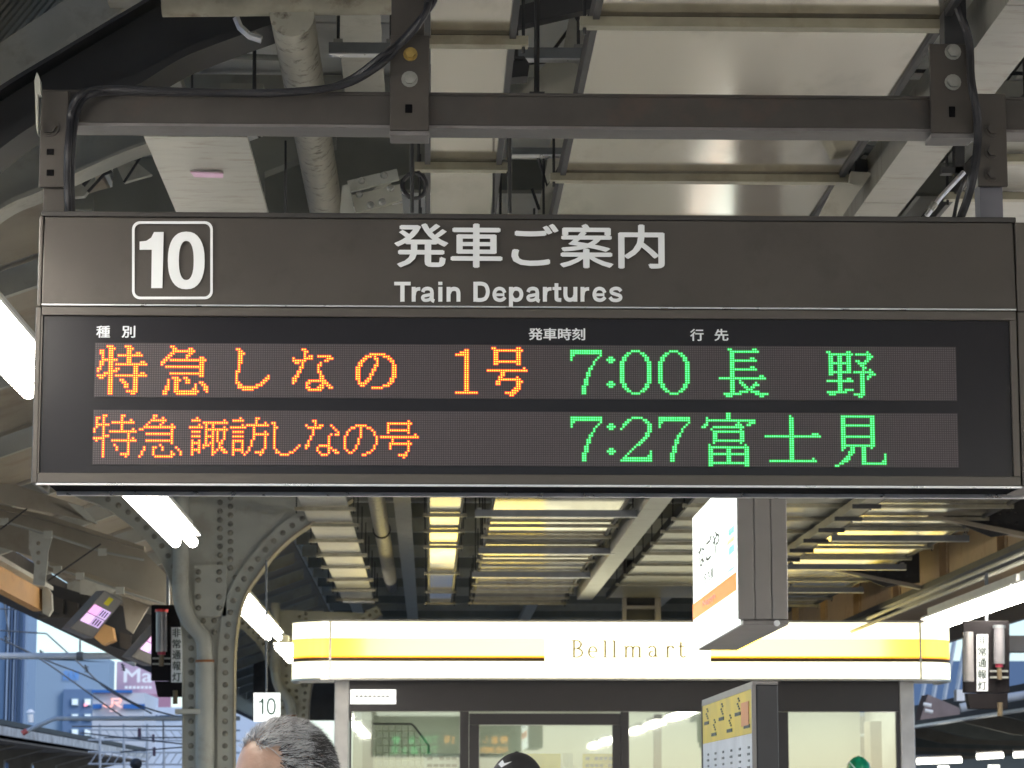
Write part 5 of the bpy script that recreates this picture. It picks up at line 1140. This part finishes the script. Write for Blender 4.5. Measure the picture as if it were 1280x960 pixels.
def capped(u, v, D, yaw, m_cap, label, mark):
    c = P(u, v, D); t, hc_, f_, hd_ = person(c.x, D, c.z - .02, yaw, mat('coat', (.05, .05, .06), .8), label, M_skin, 'cap')
    vs, fs = [], []; n = 28
    for j in range(10):
        ph = math.pi / 2 * j / 9
        for i in range(n):
            th = 2 * math.pi * i / n; s = math.sin(ph); z = math.cos(ph)
            vs.append(f_ @ Vector((math.cos(th) * s * .112, math.sin(th) * s * .092, .015 + z * .125 * (1 - .06 * math.cos(th) * s))) + hc_)
    for j in range(9):
        for i in range(n):
            i2 = (i + 1) % n; fs.append((j * n + i, (j + 1) * n + i, (j + 1) * n + i2, j * n + i2))
    b_ = MB(); b_.add(vs, fs); cp = b_.build('cap', m_cap, t, smooth=True)
    sub('button', MB().dome(f_ @ Vector((0, 0, .138)) + hc_, .009, (0, 0, 1), 8), m_cap, cp)
    pts = [f_ @ Vector((.1 * math.cos(q), .085 * math.sin(q), .02)) + hc_ for q in [R(-70 + 140 * k / 12) for k in range(13)]]
    out = [f_ @ Vector((.1 * math.cos(q) + .075 * math.cos(q) ** .7, .085 * math.sin(q), -.005)) + hc_ for q in [R(-70 + 140 * k / 12) for k in range(13)]]
    mb = MB(); L_ = 13; dz = Vector((0, 0, .004))
    mb.add(pts + out + [q + dz for q in pts + out], [(i, i + 1, L_ + i + 1, L_ + i) for i in range(12)] + [(2 * L_ + i, 3 * L_ + i, 3 * L_ + i + 1, 2 * L_ + i + 1) for i in range(12)] + [(L_ + i, L_ + i + 1, 3 * L_ + i + 1, 3 * L_ + i) for i in range(12)])
    sub('visor', mb, m_cap, cp)
    if mark == 'swoosh':
        def on(a_, e_): return f_ @ Vector((math.cos(a_) * math.cos(e_) * .1135, math.sin(a_) * math.cos(e_) * .0935, .015 + math.sin(e_) * .1265)) + hc_
        pts = [on(R(q), R(w)) for q, w in ((-30, 42), (-12, 36), (14, 48), (-8, 44), (-24, 52))]
        MBm = MB(); MBm.add(pts, [(0, 1, 2, 3, 4)]); sub('white_mark', MBm, M_white, cp)
    else:
        for s_ in (-1, 1):
            arcp = [f_ @ Vector((math.cos(q) * .113 * math.cos(R(15 + 45 * abs(math.sin(q * 1.5)))), s_ * .03 + math.sin(q) * .09 * math.cos(R(20)), .02 + .10 * abs(math.cos(q)) ** 2)) + hc_ for q in [R(-80 + 16 * k) for k in range(11)]]
        for s_ in (0, 1):
            arcp = []
            for k in range(15):
                q = R(-90 + 180 * k / 14) + s_ * math.pi; e_ = R(18 + 20 * math.cos(q * 2 + 3.14))
                arcp.append(f_ @ Vector((math.cos(q) * math.cos(e_) * .114, math.sin(q) * math.cos(e_) * .094, .015 + math.sin(e_) * .127)) + hc_)
            sub('white_piping', MB().tube(arcp, .004, 6), M_white, cp, smooth=True)
    return t
capped(646, 941, 9.0, R(-115), mat('black_cap', (.012, .012, .014), .6), 'person in a black cap with a small white mark, below the shop door', 'swoosh')
capped(1073, 945.5, 21.0, R(-80), mat('green_cap', (.0, .22, .11), .3), 'person in a glossy green cap with white piping, at the right shop window', 'piping')
# ================================================================== OUTSIDE, LEFT
def bmat(n_, c, **k): return mat(n_, c, .7, 0, .06, .05, **k)
def building(px, D, dep, m, label, name='office_building'):
    t = thing(name, label, 'building', P(px[0], 1000, D))
    u0, u1, v = px; A = P(u0, v, D); B = P(u1, v, D)
    MB().box(A.x, B.x, D, D + dep, -1.5, A.z).build('wall', m, t)
    return t
t = building((-90, 39, 690), 150, 3, bmat('tower_blue', (.30, .42, .58)), 'tall blue tower with vertical fins at the left edge', 'tower_building')
for i, (u, w, cc) in enumerate(((2, 3, 0), (10, 2, 0), (17, 2, 0), (25, 1.5, 0), (6, 1.5, 1), (14, 2, 1))):
    A = P(u, 1000, 149.7); MB().box(A.x, PX(u + w, 0, 149.7), 149.5, 149.95, 0, 40).build('fin', bmat('fin_dark', (.10, .16, .28)) if cc == 0 else bmat('fin_light', (.3, .4, .55)), t)
t = building((39.5, 137, 824), 180, 3, bmat('block_blue', (.32, .44, .57)), 'blue grey office block with pale kanji sign')
MB().prism([P(39.5, 824, 180), P(60, 821, 180), P(137, 828, 180)], (0, 3, 0)).build('parapet', bmat('block_blue', (0, 0, 0)), t)
MB().box(PX(80, 0, 179.9), PX(116, 0, 179.9), 179.4, 179.99, 0, PZ(100, 862, 180)).build('annex', bmat('annex_blue', (.15, .24, .40)), t)
for i in range(2):
    for j in range(3):
        u = 89 + i * 16; v = 873 + j * 19
        w = MB().pix([(u, v), (u + 9, v), (u + 9, v + 9), (u, v + 9)], 179.2, .15).build('window', bmat('win_frame', (.35, .45, .5)), t)
        sub('pane', MB().pix([(u + 1, v + 1), (u + 8, v + 1), (u + 8, v + 8), (u + 1, v + 8)], 179.1, .08), emat('pane_lit', (.55, .8, .95), .35), w)
MB().pix([(105, 880), (109, 879), (109, 882), (105, 883)], 179, .1).build('red_light', emat('red_light', (1, .1, .15), 1.), t)
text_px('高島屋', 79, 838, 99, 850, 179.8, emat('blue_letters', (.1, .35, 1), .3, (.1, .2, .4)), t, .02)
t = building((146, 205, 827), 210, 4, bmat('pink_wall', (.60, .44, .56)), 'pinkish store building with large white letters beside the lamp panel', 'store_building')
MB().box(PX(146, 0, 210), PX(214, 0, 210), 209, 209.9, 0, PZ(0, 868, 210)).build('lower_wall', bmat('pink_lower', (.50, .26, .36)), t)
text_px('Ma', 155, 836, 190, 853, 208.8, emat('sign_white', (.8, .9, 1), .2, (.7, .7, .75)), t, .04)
for k in range(7): MB().pix([(156 + k * 5, 857.5), (159.5 + k * 5, 857.5), (159.5 + k * 5, 861), (156 + k * 5, 861)], 208.8, .1).build('small_character', emat('sign_white', (0, 0, 0), 0), t)
t = building((116, 181, 866), 120, 6, bmat('pale_wall', (.62, .66, .72)), 'pale railway building with an orange logo and a blue stripe', 'railway_building')
MB().box(PX(115.5, 0, 119.9), PX(165, 0, 119.9), 119.6, 119.95, PZ(0, 866, 119.9), PZ(0, 862.5, 119.9)).build('blue_coping', bmat('stripe_blue', (.04, .17, .5)), t)
for u0, u1 in ((116, 127), (154, 181)): MB().pix([(u0, 880), (u1, 880), (u1, 886), (u0, 886)], 119.8, .1).build('blue_stripe', bmat('stripe_blue', (0, 0, 0)), t)
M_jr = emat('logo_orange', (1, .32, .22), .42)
def jr():
    mb = MB()
    def pl(pts, w=2.0):
        for (a_, b_) in zip(pts[:-1], pts[1:]):
            dx, dy = b_[0] - a_[0], b_[1] - a_[1]; l = math.hypot(dx, dy); nx, ny = -dy / l * w / 2, dx / l * w / 2; ex_, ey_ = dx / l * w * .3, dy / l * w * .3
            mb.prism([P(u, v, 119.5) for u, v in ((a_[0] + nx - ex_, a_[1] + ny - ey_), (b_[0] + nx + ex_, b_[1] + ny + ey_), (b_[0] - nx + ex_, b_[1] - ny + ey_), (a_[0] - nx - ex_, a_[1] - ny - ey_))], (0, .2, 0))
    pl([(130, 879), (130, 882), (133, 883.5), (138, 883.5), (140, 881.5), (140, 873.5), (149.5, 873.5), (151, 875.5), (149.5, 878), (143, 878.3), (147, 881), (151.5, 884)])
    return mb
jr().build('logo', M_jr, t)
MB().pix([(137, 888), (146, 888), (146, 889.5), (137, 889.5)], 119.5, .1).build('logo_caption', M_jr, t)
t = building((181.5, 330, 884), 125, 6, bmat('low_wall', (.56, .64, .75)), 'long low pale blue building behind the riveted pillar', 'long_building')
for u in (184, 199, 214): MB().pix([(u, 894), (u + 13, 894), (u + 13, 898), (u, 898)], 124.8, .1).build('window', bmat('dark_win', (.08, .14, .24)), t)
# catenary pipes and wires
M_cpipe = mat('pale_blue_pipe', (.45, .5, .56), .5, 0, .08, 3)
t = thing('catenary_beam', 'upper pale pipe of the catenary portal crossing the sky', 'catenary', P(0, 820, 30))
MB().tube([P(-40, 820, 30), P(148, 820, 30), P(170, 830, 30)], .036, 12).build('pipe', M_cpipe, t, smooth=True)
MB().tube([P(100, 820, 30), P(100, 780, 30)], .012, 8).build('post', M_cpipe, t)
MB().tube([P(96, 820, 30), P(104, 820, 30)], .045, 12).build('clamp', M_strut, t)
t = thing('catenary_beam', 'lower pale pipe of the catenary portal with a bent red end', 'catenary', P(30, 915, 34))
MB().tube([P(33, 914, 34), P(66, 899, 34), P(72, 898, 34), P(300, 898, 34)], .028, 12).build('pipe', M_cpipe, t, smooth=True)
MB().tube([P(28, 917, 34), P(34, 913, 34)], .035, 10).build('red_end', mat('red_end', (.55, .12, .1), .5), t)
WG = 'overhead wires over the tracks'
for i, (pts, lb) in enumerate((([(0, 798), (60, 826), (115, 848), (170, 880), (222, 896)], 'thin wire sloping from the left edge to the pillar'), ([(20, 808), (60, 830), (130, 880), (160, 900)], 'lower thin wire sloping past the pale pipe'),
        ([(58, 792), (100, 830), (135, 862), (190, 892)], 'wire dropping from the insulator to the railway building'), ([(0, 788), (58, 792)], 'short level wire at the left edge'), ([(0, 761), (52, 763)], 'uppermost level wire at the left edge'),
        ([(4, 745), (12, 800)], 'black cable hanging at the left edge'), ([(90, 908), (228, 908)], 'level wire below the lower pale pipe'), ([(100, 916), (228, 930)], 'faint wire low beside the pillar'), ([(150, 940), (228, 934)], 'lowest wire beside the pillar'),
        ([(130, 922), (228, 922)], 'level wire above the lowest ones'), ([(204, 900), (204, 925)], 'short hanging wire under the pale pipe'))):
    D = 36 + i * .6
    tag(MB().tube([P(u, v, D) for u, v in smooth_px(pts, 5)], .011, 5).build('overhead_wire', M_strut), lb, 'wire', WG)
for i, (u, v, lb) in enumerate(((8, 800, 'insulator at the left end of the black cable'), (58, 775, 'insulator under the eave end'), (108, 836, 'insulator on the crossing wires'), (154, 834, 'insulator next to the pink store'), (52, 817, 'tiny insulator standing on the pale pipe'))):
    c = P(u, v, 36); t = thing('insulator', lb, 'insulator', c, 'insulators on the overhead wires')
    MB().tube([c + Vector((-.02, 0, .05)), c - Vector((-.02, 0, .05))], .012, 6).build('stem', M_dark, t)
    for k in range(3): MB().tube([c + Vector((0, 0, .03 - .03 * k)), c + Vector((0, 0, .018 - .03 * k))], .028, 10).build('disc', M_strut, t)
# lattice mast and yard clutter between the roofs
t = thing('lattice_mast', 'blue grey lattice portal low beside the riveted pillar', 'mast', P(160, 960, 60))
b_ = MB()
for v in (912, 925, 940, 955):
    b_.tube([P(110, v, 60), P(300, v + 1, 60)], .02, 5)
for k in range(14): b_.tube([P(112 + k * 10, 912, 60), P(122 + k * 10, 925, 60)], .012, 4); b_.tube([P(122 + k * 10, 940, 60), P(112 + k * 10, 955, 60)], .012, 4)
b_.build('lattice', M_cpipe, t, kind='stuff')
for (u, v, s_) in ((172, 910, 1.), (190, 918, .7), (191, 934, .8)): MB().pix([(u, v), (u + 4 * s_, v), (u + 4 * s_, v + 14 * s_), (u, v + 14 * s_)], 59, .1).build('signal_head', mat('signal_dark', (.06, .03, .06), .5), t)
for u in (125, 155, 184, 205): MB().tube([P(u, 905, 60), P(u, 1000, 60), Vector((PX(u, 1000, 60), 60, -1.5))], .03, 6).build('mast', M_cpipe, t)
o = MB().dome(P(170, 955, 50), .11, (0, -1, 0), 16, 1.0).tube([P(170, 955, 50), Vector((PX(170, 955, 50), 50.05, -1.5))], .03, 8).build('round_signal', M_dark); tag(o, 'round dark signal head at the bottom edge left of the pillar', 'signal')
o = MB().tube([P(38, 893, 50), P(38, 903, 50)], .06, 10).tube([P(38, 886.5, 50), P(38, 891, 50)], .09, 10, rs=[.03, .09]).build('roof_vent', M_white, smooth=True); tag(o, 'small white capped roof vent on the far platform roof', 'vent')
# far platform roof left
t = thing('far_platform_roof', 'dark platform roof with a white edge band across the tracks at the left', 'roof', (-9.5, 60, 3))
XE = rr(0, 900) * 1.6
MB().box(XE - 6, XE, 42, 80, EYE + 1.50, EYE + 1.60).build('roof_top', M_dark, t)
MB().box(XE - .02, XE + .04, 42, 80.2, EYE + 1.30, EYE + 1.47).build('edge_band', mat('white_band', (.55, .56, .55), .7, 0, .3, 4, .1, (.25, .2, .15), .6, 3), t)
MB().box(XE - 6, XE - .03, 42, 80, EYE + 1.20, EYE + 1.24).build('soffit', mat('soffit_brown', (.16, .13, .10), .7), t)
for k in range(9):
    y = 44 + k * 4.2
    MB().prism([Vector((XE - 2.6, y, EYE + 1.19)), Vector((XE - .3, y, EYE + 1.19)), Vector((XE - 1.2, y, EYE + .95)), Vector((XE - 1.35, y, -EYE + 1.6)), Vector((XE - 1.6, y, 0)), Vector((XE - 1.75, y, EYE + .95))], (0, .25, 0)).build('bracket', M_girder, t)
# RIGHT
t = thing('opposite_platform_roof', 'black edged platform roof across the tracks at the lower right', 'roof', (9, 45, 3))
XR2 = 6.25 * 1.29
MB().box(XR2, XR2 + .1, 34, 90, EYE + 1.29, EYE + 1.62).build('edge_fascia', M_dark, t)
MB().box(XR2 - .03, XR2 + .12, 34, 90, EYE + 1.255, EYE + 1.289).build('edge_trim', M_alu, t)
MB().box(XR2 + .1, XR2 + 8, 34, 90, EYE + 1.45, EYE + 1.5).build('soffit', M_dgreen, t)
for k in range(14):
    y = 35 + k * 3.2
    MB().prism([Vector((XR2 + .2, y, EYE + 1.44)), Vector((XR2 + 6, y, EYE + 1.44)), Vector((XR2 + 6, y, EYE + 1.0)), Vector((XR2 + 1.5, y, EYE + 1.12)), ], (0, .12, 0)).build('rafter', M_girder if k % 2 else M_dgreen, t)
MB().box(XR2 + 2.4, XR2 + 2.6, 34, 90, EYE + .62, EYE + .86).build('cable_duct', M_strut, t)
for k, (u0, u1, v) in enumerate(((1146, 1202, 952), (1221, 1254, 946), (1267, 1320, 944))):
    D = 44 + k; A = P(u0, v, D); B = P(u1, v - 2, D)
    q = thing('far_tube_lamp', ['lit tube lamp across the tracks next to the shop post', 'short lit tube lamp, middle one across the tracks', 'lit tube lamp across the tracks at the right edge'][k], 'lamp', A, 'tube lamps of the opposite platform')
    MB().tube([A, B], .045, 8).build('tube', emat('far_tube', (1, 1, .88), 4), q, smooth=True); MB().tube([A + Vector((0, .05, .07)), B + Vector((0, .05, .07))], .04, 6).build('housing', M_lid, q)
for k, (u, v, s_) in enumerate(((1180, 957, 10), (1243, 956, 12))):
    q = P(u, v, 46); tag(MB().box(q.x - .09, q.x + .09, 46, 46.1, q.z - .3, q.z).build('lit_panel', emat('panel_lit', (1, 1, .9), 1.6)), ['small lit panel under the tube beside the shop post', 'small lit panel under the middle far tube'][k], 'panel')
struct(MB().box(9, 30, 92, 93, -1, EYE + 1.45).build('opposite_end_wall', mat('dark_backing', (0, 0, 0))))
t = thing('roof_pipes', 'blue grey pipes and ducts lying on the opposite platform roof', 'pipes', P(1200, 880, 36))
MB().tube([P(1200, 885, 36), P(1232, 879, 36)], .06, 12).build('duct', M_cpipe, t, smooth=True); MB().tube([P(1256, 873, 36), P(1300, 866, 36)], .06, 12).build('duct', M_cpipe, t, smooth=True)
MB().pix([(1196, 862), (1206, 862), (1206, 876), (1196, 876)], 36, .2).build('box', M_white, t)
MB().prism([P(1160, 868, 37), P(1200, 885, 37), P(1200, 893, 37), P(1150, 900, 37)], (0, .5, 0)).build('sloping_sheet', mat('sheet_brown', (.25, .2, .2), .6), t)
for k, (u, v) in enumerate(((1154, 880), (1156, 888))): MB().tube([P(u, v, 36), P(u + 10, v + 2, 36)], .025, 8).build('fitting', M_white, t)
t = building((1140, 1420, 826), 160, 30, bmat('right_blue', (.12, .20, .34)), 'blue building beyond the opposite platform at the right', 'distant_building')
for k in range(8): MB().tube([P(1150 + k * 14, 885, 140), P(1165 + k * 14, 800, 140)], .12, 5).build('brace', M_cpipe, t)
MB().box(PX(1258, 0, 26), PX(1300, 0, 26), 26, 26.3, PZ(0, 812, 26), PZ(0, 792, 26)).build('lintel', M_lid, t)
